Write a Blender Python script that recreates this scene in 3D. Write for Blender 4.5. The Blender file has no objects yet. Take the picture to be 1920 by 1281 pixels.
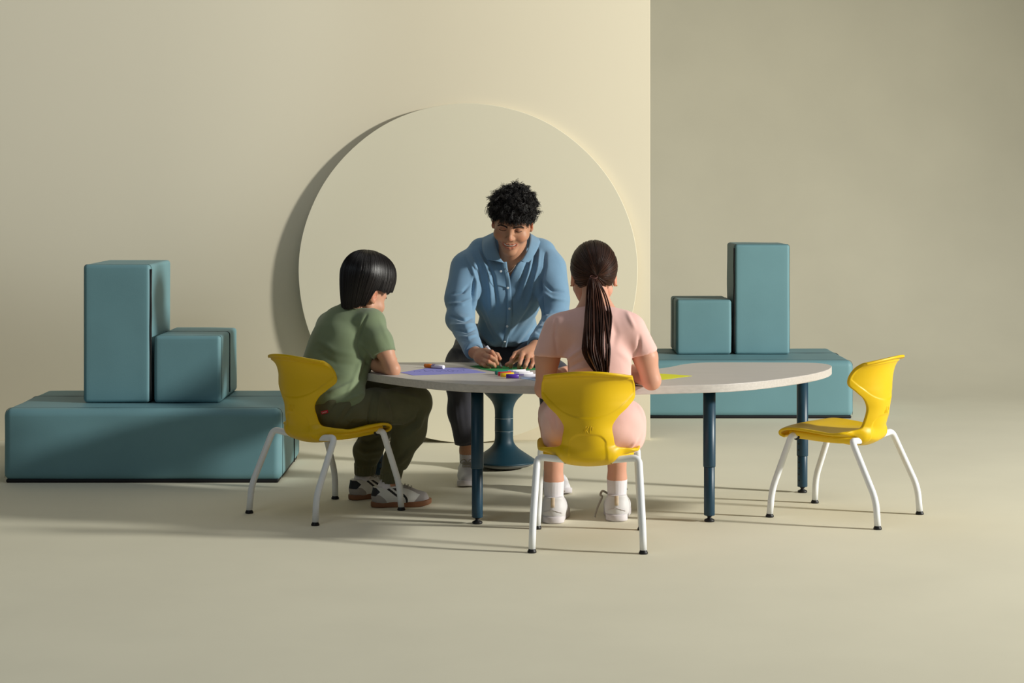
import bpy, math, random
import numpy as np
from mathutils import Vector, Matrix, noise

random.seed(7)
rng = np.random.default_rng(11)
SC = bpy.context.scene
COL = SC.collection
PI = math.pi

# ---------------------------------------------------------------- measured camera (shift lens, level)
F = 3538.0      # focal length in pixels of the 1920 px frame
CH = 1.27       # camera height
HY = 340.0      # horizon row


def P(px, py, Y):
    "world point seen at a pixel at distance Y"
    return np.array([(px - 960.0) * Y / F, Y, CH - (py - HY) * Y / F])


def G(px, py):
    "floor point"
    return P(px, py, CH * F / (py - HY))


def T(px, py, z=0.528):
    "point on a level plane at height z"
    return P(px, py, (CH - z) * F / (py - HY))


def lin(c):
    out = []
    for v in c:
        v = v / 255.0
        out.append(v / 12.92 if v <= 0.04045 else ((v + 0.055) / 1.055) ** 2.4)
    return (out[0], out[1], out[2], 1.0)


# ---------------------------------------------------------------- materials
def mat(name, rgb, rough=0.6, spec=0.4, bump=0.0, bscale=60.0, vary=0.0, vscale=6.0, sheen=0.0,
        metal=0.0, sss=0.0, tint=False, stretch=None, coat=0.0):
    m = bpy.data.materials.new(name)
    m.use_nodes = True
    nt = m.node_tree
    b = nt.nodes['Principled BSDF']
    base = lin(rgb)
    b.inputs['Base Color'].default_value = base
    b.inputs['Roughness'].default_value = rough
    b.inputs['Specular IOR Level'].default_value = spec
    b.inputs['Metallic'].default_value = metal
    b.inputs['Sheen Weight'].default_value = sheen
    b.inputs['Sheen Roughness'].default_value = 0.5
    b.inputs['Coat Weight'].default_value = coat
    if sss:
        b.inputs['Subsurface Weight'].default_value = sss
        b.inputs['Subsurface Radius'].default_value = (0.012, 0.005, 0.003)
        b.inputs['Subsurface Scale'].default_value = 0.6
    tc = nt.nodes.new('ShaderNodeTexCoord')
    mp = nt.nodes.new('ShaderNodeMapping')
    nt.links.new(tc.outputs['Object'], mp.inputs['Vector'])
    if stretch:
        mp.inputs['Scale'].default_value = stretch
    col = None
    if vary or stretch:
        n = nt.nodes.new('ShaderNodeTexNoise')
        n.inputs['Scale'].default_value = vscale
        n.inputs['Detail'].default_value = 5
        nt.links.new(mp.outputs[0], n.inputs['Vector'])
        r = nt.nodes.new('ShaderNodeValToRGB')
        r.color_ramp.elements[0].position = 0.3
        r.color_ramp.elements[1].position = 0.7
        r.color_ramp.elements[0].color = tuple(x * (1 - vary) for x in base[:3]) + (1,)
        r.color_ramp.elements[1].color = tuple(min(1, x * (1 + vary)) for x in base[:3]) + (1,)
        nt.links.new(n.outputs['Fac'], r.inputs['Fac'])
        col = r.outputs['Color']
        nt.links.new(col, b.inputs['Base Color'])
    if tint:
        a = nt.nodes.new('ShaderNodeAttribute')
        a.attribute_name = 'tint'
        if col is None:
            nt.links.new(a.outputs['Color'], b.inputs['Base Color'])
        else:
            mx = nt.nodes.new('ShaderNodeMix')
            mx.data_type = 'RGBA'
            mx.blend_type = 'MULTIPLY'
            mx.inputs[0].default_value = 1.0
            nt.links.new(col, mx.inputs[6])
            nt.links.new(a.outputs['Color'], mx.inputs[7])
            nt.links.new(mx.outputs[2], b.inputs['Base Color'])
    if bump:
        n2 = nt.nodes.new('ShaderNodeTexNoise')
        n2.inputs['Scale'].default_value = bscale
        n2.inputs['Detail'].default_value = 4
        nt.links.new(mp.outputs[0], n2.inputs['Vector'])
        bp = nt.nodes.new('ShaderNodeBump')
        bp.inputs['Strength'].default_value = bump
        bp.inputs['Distance'].default_value = 0.002
        nt.links.new(n2.outputs['Fac'], bp.inputs['Height'])
        nt.links.new(bp.outputs['Normal'], b.inputs['Normal'])
    return m


# ---------------------------------------------------------------- object helpers
def tag(o, label, cat, group=None):
    o['label'] = label
    o['category'] = cat
    if group:
        o['group'] = group
    return o


def empty(name, loc, rz=0.0):
    o = bpy.data.objects.new(name, None)
    o.empty_display_size = 0.1
    COL.objects.link(o)
    o.location = loc
    o.rotation_euler = (0, 0, rz)
    return o


def link(name, me, m, parent=None, smooth=True, world=False):
    """one mesh object. world=True: vertices are world coordinates even under a moved parent"""
    o = bpy.data.objects.new(name, me)
    if m is not None:
        me.materials.append(m)
    if smooth and len(me.polygons):
        me.polygons.foreach_set('use_smooth', np.ones(len(me.polygons), dtype=bool))
    COL.objects.link(o)
    if parent is not None:
        o.parent = parent
        if world:
            M = Matrix.Identity(4)
            q = parent
            while q is not None:
                M = (Matrix.Translation(q.location) @ q.rotation_euler.to_matrix().to_4x4()) @ M
                q = q.parent
            me.transform(M.inverted())
    return o


def mesh_np(name, V, Q, T3=None, tint=None):
    V = np.asarray(V, dtype=np.float32)
    Q = np.asarray(Q, dtype=np.int32).reshape(-1, 4)
    nq = len(Q)
    T3 = np.zeros((0, 3), np.int32) if T3 is None else np.asarray(T3, dtype=np.int32).reshape(-1, 3)
    me = bpy.data.meshes.new(name)
    me.vertices.add(len(V))
    me.vertices.foreach_set('co', V.ravel())
    nl = nq * 4 + len(T3) * 3
    me.loops.add(nl)
    me.loops.foreach_set('vertex_index', np.concatenate([Q.ravel(), T3.ravel()]).astype(np.int32))
    me.polygons.add(nq + len(T3))
    starts = np.concatenate([np.arange(nq) * 4, nq * 4 + np.arange(len(T3)) * 3]).astype(np.int32)
    me.polygons.foreach_set('loop_start', starts)
    me.update(calc_edges=True)
    me.validate()
    if tint is not None:
        at = me.attributes.new('tint', 'FLOAT_COLOR', 'POINT')
        c = np.ones((len(V), 4), dtype=np.float32)
        c[:, :3] = tint
        at.data.foreach_set('color', c.ravel())
    return me


def join(parts):
    "parts: list of (V, Q) or (V, Q, tint)"
    Vs, Qs, Ts, n = [], [], [], 0
    for p in parts:
        Vs.append(p[0])
        Qs.append(np.asarray(p[1]).reshape(-1, 4) + n)
        if len(p) > 2:
            Ts.append(p[2])
        n += len(p[0])
    if Ts:
        return np.vstack(Vs), np.vstack(Qs), np.vstack(Ts)
    return np.vstack(Vs), np.vstack(Qs)


def catmull(pts, n=8, closed=False):
    pts = [np.asarray(p, float) for p in pts]
    out = []
    m = len(pts)
    rngi = range(m) if closed else range(m - 1)
    for i in rngi:
        p1, p2 = pts[i], pts[(i + 1) % m]
        p0 = pts[(i - 1) % m] if (closed or i > 0) else 2 * p1 - p2
        p3 = pts[(i + 2) % m] if (closed or i + 2 < m) else 2 * p2 - p1
        for j in range(n):
            t = j / n
            out.append(0.5 * ((2 * p1) + (-p0 + p2) * t + (2 * p0 - 5 * p1 + 4 * p2 - p3) * t * t
                              + (-p0 + 3 * p1 - 3 * p2 + p3) * t ** 3))
    if not closed:
        out.append(pts[-1])
    return np.array(out)


def fillet(pts, r, n=8):
    "polyline with its inner corners rounded"
    pts = [np.asarray(p, float) for p in pts]
    out = [pts[0]]
    for i in range(1, len(pts) - 1):
        a, b, c = pts[i - 1], pts[i], pts[i + 1]
        u = (a - b); lu = np.linalg.norm(u); u = u / lu
        v = (c - b); lv = np.linalg.norm(v); v = v / lv
        ri = r[i] if isinstance(r, (list, tuple)) else r
        d = min(ri, lu * 0.48, lv * 0.48)
        s, e = b + u * d, b + v * d
        for j in range(n + 1):
            t = j / n
            out.append((1 - t) ** 2 * s + 2 * t * (1 - t) * b + t * t * e)
    out.append(pts[-1])
    return np.array(out)


def tubes(L, R, sides=6, cap=True, flat=None):
    """L: (n, m, 3) polylines, R: (n, m) radii -> V, Q. flat: second radius factor"""
    L = np.asarray(L, float)
    if L.ndim == 2:
        L = L[None]
    n, m, _ = L.shape
    R = np.broadcast_to(np.asarray(R, float), (n, m))
    Tn = np.gradient(L, axis=1)
    Tn /= np.linalg.norm(Tn, axis=2, keepdims=True) + 1e-12
    # parallel transport
    ref = np.zeros((n, 3)); ref[:, 2] = 1
    bad = np.abs(Tn[:, 0, 2]) > 0.9
    ref[bad] = (1, 0, 0)
    U = np.zeros_like(L)
    u = ref - (ref * Tn[:, 0]).sum(1, keepdims=True) * Tn[:, 0]
    u /= np.linalg.norm(u, axis=1, keepdims=True) + 1e-12
    U[:, 0] = u
    for i in range(1, m):
        u = U[:, i - 1] - (U[:, i - 1] * Tn[:, i]).sum(1, keepdims=True) * Tn[:, i]
        u /= np.linalg.norm(u, axis=1, keepdims=True) + 1e-12
        U[:, i] = u
    W = np.cross(Tn, U)
    ang = np.arange(sides) * 2 * PI / sides
    fl = 1.0 if flat is None else flat
    V = (L[:, :, None, :] + R[:, :, None, None] * (np.cos(ang)[None, None, :, None] * U[:, :, None, :]
         + fl * np.sin(ang)[None, None, :, None] * W[:, :, None, :]))
    V = V.reshape(-1, 3)
    base = (np.arange(n) * m * sides)[:, None, None]
    i = np.arange(m - 1)[None, :, None] * sides
    j = np.arange(sides)[None, None, :]
    j2 = (j + 1) % sides
    q = np.stack([base + i + j, base + i + j2, base + i + sides + j2, base + i + sides + j], -1).reshape(-1, 4)
    if cap:
        # end caps: a centre point per end, quads with a doubled centre become tris -> use fan of quads
        V = list([V])
        off = n * m * sides
        c0 = L[:, 0]; c1 = L[:, -1]
        V.append(c0); V.append(c1)
        V = np.vstack(V)
        qs = [q]
        if sides % 2 == 0:
            for a in range(n):
                b0 = a * m * sides
                b1 = b0 + (m - 1) * sides
                for s in range(0, sides, 2):
                    qs.append(np.array([[off + a, b0 + (s + 2) % sides, b0 + s + 1, b0 + s]]))
                    qs.append(np.array([[off + n + a, b1 + s, b1 + s + 1, b1 + (s + 2) % sides]]))
        q = np.vstack(qs)
    return V, q


def tube_obj(name, pts, r, m, parent=None, sides=16, world=False, flat=None):
    V, Q = tubes(np.asarray(pts), r, sides, flat=flat)
    return link(name, mesh_np(name, V, Q), m, parent, world=world)


def lathe(prof, sides=48):
    "prof: list of (r, z) -> V, Q around z"
    prof = np.array(prof, float)
    a = np.arange(sides) * 2 * PI / sides
    V = np.stack([prof[:, None, 0] * np.cos(a), prof[:, None, 0] * np.sin(a),
                  np.broadcast_to(prof[:, None, 1], (len(prof), sides))], -1).reshape(-1, 3)
    i = np.arange(len(prof) - 1)[:, None] * sides
    j = np.arange(sides)[None]
    j2 = (j + 1) % sides
    Q = np.stack([i + j, i + j2, i + sides + j2, i + sides + j], -1).reshape(-1, 4)
    return V, Q


def rbox(x0, x1, y0, y1, z0, z1, r=0.01, inner=6, seg=4, wob=0.0, seed=0.0, swell=0.0):
    "box with rounded edges, optional soft unevenness"
    c = np.array([(x0 + x1) / 2, (y0 + y1) / 2, (z0 + z1) / 2])
    h = np.array([(x1 - x0) / 2, (y1 - y0) / 2, (z1 - z0) / 2])
    r = min(r, h.min() * 0.98)

    def ax(hh):
        e = [-hh + r * (1 - math.tan((1 - k / seg) * PI / 4)) if False else -hh + r * (k / seg) for k in range(seg)]
        mid = list(np.linspace(-hh + r, hh - r, inner + 2))
        return np.array(e + mid + [-v for v in e[::-1]])
    parts = []
    for a in range(3):
        b, d = (a + 1) % 3, (a + 2) % 3
        A, B = ax(h[b]), ax(h[d])
        for s in (-1, 1):
            gb, gd = np.meshgrid(A, B, indexing='ij')
            p = np.zeros(gb.shape + (3,))
            p[..., a] = s * h[a]; p[..., b] = gb; p[..., d] = gd
            nb, nd = gb.shape
            idx = np.arange(nb * nd).reshape(nb, nd)
            q = np.stack([idx[:-1, :-1], idx[1:, :-1], idx[1:, 1:], idx[:-1, 1:]], -1).reshape(-1, 4)
            if s < 0:
                q = q[:, ::-1]
            parts.append((p.reshape(-1, 3), q))
    V, Q = join(parts)
    q_ = np.clip(V, -(h - r), h - r)
    d = V - q_
    ln = np.linalg.norm(d, axis=1, keepdims=True)
    nrm = d / (ln + 1e-12)
    V = q_ + nrm * r
    if swell:
        f = np.ones(len(V))
        for k in range(3):
            f *= np.where(np.abs(nrm[:, k]) > 0.5, 1, np.cos(V[:, k] / h[k] * PI / 2).clip(0, 1) ** 0.5)
        V = V + nrm * (swell * f)[:, None]
    if wob:
        w = np.array([noise.noise(Vector((p[0] * 5 + seed, p[1] * 5, p[2] * 5))) for p in V])
        V = V + nrm * (wob * w)[:, None]
    # weld
    key = np.round(V, 6)
    u, first, inv = np.unique(key, axis=0, return_index=True, return_inverse=True)
    inv = inv.ravel()
    return V[first] + c, inv[Q]


def grid_quads(nu, nv, closed_u=False):
    idx = np.arange(nu * nv).reshape(nu, nv)
    if closed_u:
        idx = np.vstack([idx, idx[:1]])
    return np.stack([idx[:-1, :-1], idx[1:, :-1], idx[1:, 1:], idx[:-1, 1:]], -1).reshape(-1, 4)


def sst(a, b, x):
    t = np.clip((x - a) / (b - a), 0, 1)
    return t * t * (3 - 2 * t)


# ---------------------------------------------------------------- implicit surfaces
class Field:
    def __init__(self, lo, hi, h):
        self.lo = np.array(lo, float)
        self.h = h
        n = np.ceil((np.array(hi, float) - self.lo) / h).astype(int) + 1
        self.ax = [self.lo[i] + h * np.arange(n[i]) for i in range(3)]
        self.D = np.full(n, 9.0, dtype=np.float32)

    def _sl(self, lo, hi):
        s = []
        for i in range(3):
            a = int(np.floor((lo[i] - self.lo[i]) / self.h))
            b = int(np.ceil((hi[i] - self.lo[i]) / self.h)) + 1
            a = max(0, min(a, len(self.ax[i])))
            b = max(a, min(b, len(self.ax[i])))
            s.append(slice(a, b))
        return tuple(s)

    def _g(self, s):
        return (self.ax[0][s[0]][:, None, None].astype(np.float32), self.ax[1][s[1]][None, :, None].astype(np.float32),
                self.ax[2][s[2]][None, None, :].astype(np.float32))

    def _merge(self, s, d, k, mode):
        D = self.D[s]
        if D.size == 0:
            return
        if mode == 'cut':
            d = -d
            hh = np.clip(k - np.abs(D - d), 0, None) / max(k, 1e-6)
            self.D[s] = np.maximum(D, d) + hh * hh * k * 0.25
        else:
            hh = np.clip(k - np.abs(D - d), 0, None) / max(k, 1e-6)
            self.D[s] = np.minimum(D, d) - hh * hh * k * 0.25

    def cone(self, a, b, ra, rb=None, k=0.02, mode='add', flat=None):
        a = np.asarray(a, float); b = np.asarray(b, float)
        rb = ra if rb is None else rb
        m = max(ra, rb) + k + 3 * self.h + 0.01
        s = self._sl(np.minimum(a, b) - m, np.maximum(a, b) + m)
        X, Y, Z = self._g(s)
        ab = b - a
        L2 = float((ab ** 2).sum()) + 1e-12
        t = ((X - a[0]) * ab[0] + (Y - a[1]) * ab[1] + (Z - a[2]) * ab[2]) / L2
        t = np.clip(t, 0, 1)
        dx, dy, dz = X - (a[0] + t * ab[0]), Y - (a[1] + t * ab[1]), Z - (a[2] + t * ab[2])
        if flat is not None:   # (direction, factor): squash along a direction
            u, f = np.asarray(flat[0], float), flat[1]
            u = u / np.linalg.norm(u)
            e = dx * u[0] + dy * u[1] + dz * u[2]
            dx, dy, dz = dx + u[0] * e * (1 / f - 1), dy + u[1] * e * (1 / f - 1), dz + u[2] * e * (1 / f - 1)
        d = np.sqrt(dx * dx + dy * dy + dz * dz) - (ra + (rb - ra) * t)
        self._merge(s, d, k, mode)
        return self

    def chain(self, pts, rs, k=0.02, mode='add', flat=None):
        for i in range(len(pts) - 1):
            self.cone(pts[i], pts[i + 1], rs[i], rs[i + 1], k, mode, flat)
        return self

    def ell(self, c, r, k=0.02, R=None, mode='add'):
        c = np.asarray(c, float); r = np.asarray(r, float)
        m = r.max() + k + 3 * self.h + 0.01
        s = self._sl(c - m, c + m)
        X, Y, Z = self._g(s)
        x, y, z = X - c[0], Y - c[1], Z - c[2]
        if R is not None:
            R = np.asarray(R, float)   # columns = local axes
            x, y, z = (x * R[0, 0] + y * R[1, 0] + z * R[2, 0], x * R[0, 1] + y * R[1, 1] + z * R[2, 1],
                       x * R[0, 2] + y * R[1, 2] + z * R[2, 2])
        k0 = np.sqrt((x / r[0]) ** 2 + (y / r[1]) ** 2 + (z / r[2]) ** 2)
        k1 = np.sqrt((x / r[0] ** 2) ** 2 + (y / r[1] ** 2) ** 2 + (z / r[2] ** 2) ** 2) + 1e-9
        d = k0 * (k0 - 1) / k1
        d = np.where(k0 < 0.2, -r.min() * 0.8, d)
        self._merge(s, d, k, mode)
        return self

    def plane(self, p, n, k=0.004, box=None):
        "keep the side the normal points away from; box limits the cut"
        p = np.asarray(p, float); n = np.asarray(n, float); n = n / np.linalg.norm(n)
        s = (slice(None),) * 3 if box is None else self._sl(np.minimum(*box), np.maximum(*box))
        X, Y, Z = self._g(s)
        d = -((X - p[0]) * n[0] + (Y - p[1]) * n[1] + (Z - p[2]) * n[2])
        self._merge(s, d, k, 'cut')
        return self

    def fn(self, f, k=0.004, mode='cut'):
        s = (slice(None),) * 3
        X, Y, Z = self._g(s)
        self._merge(s, f(X, Y, Z).astype(np.float32), k, mode)
        return self

    def mesh(self):
        D = self.D
        D[0], D[-1] = 9, 9
        D[:, 0], D[:, -1] = 9, 9
        D[:, :, 0], D[:, :, -1] = 9, 9
        D = np.clip(D, -0.05, 0.05)
        S = D < 0
        nx, ny, nz = D.shape
        cnt = np.zeros((nx - 1, ny - 1, nz - 1), np.uint8)
        for a in (0, 1):
            for b in (0, 1):
                for c in (0, 1):
                    cnt += S[a:nx - 1 + a, b:ny - 1 + b, c:nz - 1 + c]
        act = (cnt > 0) & (cnt < 8)
        idx = np.full(act.shape, -1, np.int64)
        ii, jj, kk = np.nonzero(act)
        idx[ii, jj, kk] = np.arange(len(ii))
        corners = [(0, 0, 0), (1, 0, 0), (0, 1, 0), (1, 1, 0), (0, 0, 1), (1, 0, 1), (0, 1, 1), (1, 1, 1)]
        val = [D[ii + a, jj + b, kk + c] for a, b, c in corners]
        acc = np.zeros((len(ii), 3)); num = np.zeros(len(ii))
        for e0, e1 in ((0, 1), (2, 3), (4, 5), (6, 7), (0, 2), (1, 3), (4, 6), (5, 7), (0, 4), (1, 5), (2, 6), (3, 7)):
            v0, v1 = val[e0], val[e1]
            m = (v0 < 0) != (v1 < 0)
            t = np.where(m, v0 / np.where(m, v0 - v1, 1), 0)
            c0 = np.array(corners[e0], float); c1 = np.array(corners[e1], float)
            p = c0 + t[:, None] * (c1 - c0)
            acc += p * m[:, None]
            num += m
        V = (np.stack([ii, jj, kk], 1) + acc / num[:, None]) * self.h + self.lo
        Qs = []
        for axn in range(3):
            b, c = (axn + 1) % 3, (axn + 2) % 3
            s0 = [slice(None)] * 3; s1 = [slice(None)] * 3
            s0[axn] = slice(0, -1); s1[axn] = slice(1, None)
            A, B = S[tuple(s0)], S[tuple(s1)]
            e = np.nonzero(A != B)
            e = np.stack(e, 1)
            ok = (e[:, b] > 0) & (e[:, c] > 0) & (e[:, b] < D.shape[b] - 1) & (e[:, c] < D.shape[c] - 1)
            e = e[ok]
            flip = A[e[:, 0], e[:, 1], e[:, 2]]

            def cell(db, dc):
                q = e.copy()
                q[:, b] -= db; q[:, c] -= dc
                return idx[q[:, 0], q[:, 1], q[:, 2]]
            q = np.stack([cell(1, 1), cell(0, 1), cell(0, 0), cell(1, 0)], 1)
            q[~flip] = q[~flip][:, ::-1]
            Qs.append(q)
        Q = np.vstack(Qs)
        Q = Q[(Q >= 0).all(1)]
        return V, Q


def vnormals(V, Q):
    n = np.cross(V[Q[:, 2]] - V[Q[:, 0]], V[Q[:, 3]] - V[Q[:, 1]])
    N = np.zeros_like(V)
    for i in range(4):
        np.add.at(N, Q[:, i], n)
    return N / (np.linalg.norm(N, axis=1, keepdims=True) + 1e-12)


def relax(V, Q, it=2, f=0.5):
    for _ in range(it):
        S = np.zeros_like(V); C = np.zeros(len(V))
        for i in range(4):
            np.add.at(S, Q[:, i], V[Q[:, (i + 1) % 4]] + V[Q[:, (i - 1) % 4]])
            np.add.at(C, Q[:, i], 2)
        V = V + f * (S / np.maximum(C, 1)[:, None] - V)
    return V


def seg_dist2(p, a, b):
    ab = b - a
    t = np.clip(((p - a) @ ab) / (ab @ ab + 1e-9), 0, 1)
    q = a + t[:, None] * ab
    return np.linalg.norm(p - q, axis=1), t


def fold(V, N, path, w, h, side=-1, taper=True, Yr=None):
    """raise (h>0) or press (h<0) a soft cloth fold. path: frame pixels, w: half width in px.
    Only the cloth facing the viewer side (side=-1) is moved."""
    px = np.stack([960 + V[:, 0] * F / V[:, 1], HY + (CH - V[:, 2]) * F / V[:, 1]], 1)
    path = np.array(path, float)
    face = sst(0.0, 0.35, side * N[:, 1])
    if Yr is not None:
        face = face * (V[:, 1] > Yr[0]) * (V[:, 1] < Yr[1])
    best = np.full(len(V), 1e9); tt = np.zeros(len(V))
    n = len(path) - 1
    lo, hi = path.min(0) - 4 * w, path.max(0) + 4 * w
    m = np.nonzero((px[:, 0] > lo[0]) & (px[:, 0] < hi[0]) & (px[:, 1] > lo[1]) & (px[:, 1] < hi[1]) & (face > 0))[0]
    if len(m) == 0:
        return V
    bm, tm = best[m], tt[m]
    for i in range(n):
        d, t = seg_dist2(px[m], path[i], path[i + 1])
        u = d < bm
        bm[u] = d[u]; tm[u] = (i + t[u]) / n
    g = np.exp(-(bm / w) ** 2)
    if taper:
        g = g * np.sin(PI * np.clip(tm * 0.9 + 0.05, 0, 1)) ** 0.6
    V = V.copy()
    V[m] += N[m] * (h * g * face[m])[:, None]
    return V


def crumple(V, N, amp, freq, seed=0.0, stretch=(1, 1, 1)):
    p = V * np.array(stretch) * freq
    w = np.zeros(len(V))
    r = np.random.default_rng(int(seed * 10) + 5)
    for k in range(7):
        d = r.normal(size=3); d /= np.linalg.norm(d)
        w += np.sin(p @ d * (1 + 0.35 * k) + r.uniform(0, 6) + 1.3 * np.sin(p @ np.roll(d, 1) * 0.6 + k))
    w = w / 7
    w = np.sign(w) * np.abs(w) ** 0.8
    return V + N * (amp * w)[:, None]


def basis(face, up=(0, 0, 1)):
    "columns: right-in-view-of-a-facing-camera, back, up"
    ly = -np.asarray(face, float); ly /= np.linalg.norm(ly)
    lx = np.cross(ly, np.asarray(up, float)); lx /= np.linalg.norm(lx)
    lz = np.cross(lx, ly)
    return np.stack([lx, ly, lz], 1)
# ================================================================ materials of the place
M_wall = mat('painted_wall', (221, 212, 189), rough=0.9, spec=0.1, bump=0.08, bscale=35, vary=0.012, vscale=0.7)
M_floor = mat('painted_floor', (225, 220, 198), rough=0.72, spec=0.18, bump=0.08, bscale=14, vary=0.025, vscale=2.2)
M_disc = mat('painted_disc', (233, 226, 202), rough=0.9, spec=0.1, bump=0.06, bscale=40, vary=0.01, vscale=1.0)
M_foam = mat('teal_vinyl', (110, 151, 159), rough=0.52, spec=0.35, bump=0.12, bscale=260, vary=0.03, vscale=5)
M_black = mat('black_trim', (14, 15, 18), rough=0.6)
M_seam = mat('dark_teal_seam', (52, 84, 88), rough=0.7)
M_yel = mat('yellow_plastic', (224, 184, 3), rough=0.42, spec=0.35, bump=0.10, bscale=420, vary=0.01)
M_white = mat('white_powder_coat', (236, 239, 243), rough=0.35, spec=0.5)
M_navy = mat('dark_teal_metal', (14, 56, 77), rough=0.42, spec=0.5)
M_navy2 = mat('dark_teal_plastic', (16, 55, 70), rough=0.5, spec=0.4)
M_rubber = mat('black_rubber', (16, 16, 18), rough=0.5)
M_grey = mat('grey_rubber', (104, 106, 104), rough=0.7)
M_ring = mat('pale_ring', (150, 160, 160), rough=0.4)
M_wood = mat('pale_ash_laminate', (196, 190, 184), rough=0.42, spec=0.4, bump=0.02, bscale=30, vary=0.08, vscale=3.0,
             stretch=(1.0, 48, 48))

# ================================================================ camera
cam = bpy.data.cameras.new('camera')
cam.sensor_width = 36
cam.lens = F / 1920 * 36
cam.shift_y = -(640.5 - HY) / 1920
cam.clip_end = 60
co = bpy.data.objects.new('camera', cam)
COL.objects.link(co)
co.location = (0, 0, CH)
co.rotation_euler = (PI / 2, 0, 0)
SC.camera = co

# ================================================================ the setting


def sweep(name, prof, x0, x1, m):
    pr = np.array(prof)
    V = np.array([[x, y, z] for x in (x0, x1) for y, z in pr])
    return link(name, mesh_np(name, V, grid_quads(2, len(pr))), m)


o = sweep('floor', [(y_, 0.0) for y_ in np.linspace(-3, 10.9, 40)], -9, 9, M_floor)
o['kind'] = 'structure'
# rear studio wall runs into the floor in a wide curve
cove = [(10.9, 0.0)]
yy_, zz_, n_, L_ = 10.9, 0.0, 60, 3.9
for k in range(n_):
    th_ = PI / 2 * float(sst(0.0, 1.0, (k + 0.5) / n_))
    yy_ += L_ / n_ * math.cos(th_)
    zz_ += L_ / n_ * math.sin(th_)
    cove.append((yy_, zz_))
cove += [(yy_, 5.2)]
o = sweep('wall_back', cove, -2.0, 9, M_floor)
o['kind'] = 'structure'
# the nearer flat wall ends in a clean vertical edge
WY = 9.245
V, Q = rbox(-9, 0.677, WY, WY + 0.09, 0.0, 5.2, r=0.002, inner=3, seg=1)
o = link('wall_left', mesh_np('wall_left', V, Q), M_wall, smooth=False)
o['kind'] = 'structure'

# round panel leaning on the wall
disc_r = 0.826
th = 0.022
n = 160
a = np.arange(n) * 2 * PI / n
irr = disc_r * (1 + 0.0015 * np.sin(3 * a + 1) + 0.001 * np.sin(7 * a) + 0.0006 * np.sin(13 * a))
rings = []
for (f, y) in ((0, -th / 2), (0.5, -th / 2), (0.9, -th / 2), (1 - 0.002, -th / 2), (1.0, -th / 2 + 0.0015), (1.0, th / 2 - 0.0015),
               (1 - 0.002, th / 2), (0.5, th / 2), (0, th / 2)):
    rings.append(np.stack([f * irr * np.cos(a), np.full(n, y), f * irr * np.sin(a)], 1))
V = np.vstack(rings)
idx = np.arange(len(rings) * n).reshape(len(rings), n)
idx = np.hstack([idx, idx[:, :1]])
Q = np.stack([idx[:-1, :-1], idx[:-1, 1:], idx[1:, 1:], idx[1:, :-1]], -1).reshape(-1, 4)
lean = math.asin((0.092 - th) / (2 * disc_r))
c, s = math.cos(lean), math.sin(lean)
V = V + np.array([0, -th / 2, disc_r])
V = np.stack([V[:, 0], V[:, 1] * c + V[:, 2] * s, V[:, 2] * c - V[:, 1] * s], 1)
V[:, 2] -= V[:, 2].min()
V[:, 1] += WY - 0.001 - V[:, 1].max()
me = mesh_np('round_panel', V, Q)
o = link('round_panel', me, M_disc)
o.location = ((877 - 960) * 9.17 / F, 0, 0)
tag(o, 'large cream circular panel leaning against the cream wall behind the table', 'panel')
for p in me.polygons:
    if abs(p.normal.y) > 0.9:
        p.use_smooth = False


# ================================================================ foam blocks
def block(name, x0, x1, y0, y1, z0, z1, label, group, seam_y=None, strip=None, sole=False, sd=0.0, rr=0.017):
    cx, cy = (x0 + x1) / 2, (y0 + y1) / 2
    V, Q = rbox(x0 - cx, x1 - cx, y0 - cy, y1 - cy, 0.006 if sole else 0.0, z1 - z0, r=rr, inner=14, seg=5, wob=0.0025, seed=sd)
    V[:, 2] = np.maximum(V[:, 2], 0.006 if sole else 0.0)
    V[:, 2] = np.minimum(V[:, 2], z1 - z0)
    o = link(name, mesh_np(name, V, Q), M_foam)
    o.location = (cx, cy, z0)
    tag(o, label, 'foam block', group)
    hx, hy, hz = (x1 - x0) / 2, (y1 - y0) / 2, z1 - z0
    e = 0.0015
    if seam_y is not None:
        y = seam_y - cy
        L = fillet([(-hx - e, y, 0.02), (-hx - e, y, hz - 0.0016), (hx + e, y, hz - 0.0016), (hx + e, y, 0.02)], rr)
        tube_obj('seam', L, 0.0026, M_black if name != 'x' else M_seam, o, sides=8)
    # stitched edge line round the front face
    y = -hy + rr * 1.3
    L = fillet([(-hx - e, y, 0.015), (-hx - e, y, hz - 0.0002), (hx + e, y, hz - 0.0002), (hx + e, y, 0.015)], rr)
    tube_obj('edge_stitching', L, 0.0009, M_seam, o, sides=6)
    if strip:
        sx = hx if strip > 0 else -hx
        L = np.array([(sx + strip * 0.0005, -hy + 0.012, z) for z in np.linspace(0.012, hz - 0.02, 12)])
        L[:, 0] += 0.0008 * np.sin(np.arange(12) * 1.9)
        tube_obj('black_zip_strip', L, 0.0062, M_black, o, sides=8)
    if sole:
        V, Q = rbox(-hx + 0.012, hx - 0.012, -hy + 0.004, hy - 0.012, 0.0, 0.016, r=0.006, inner=2, seg=2)
        link('black_underside', mesh_np('black_underside', V, Q), M_black, o)
    return o


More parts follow.
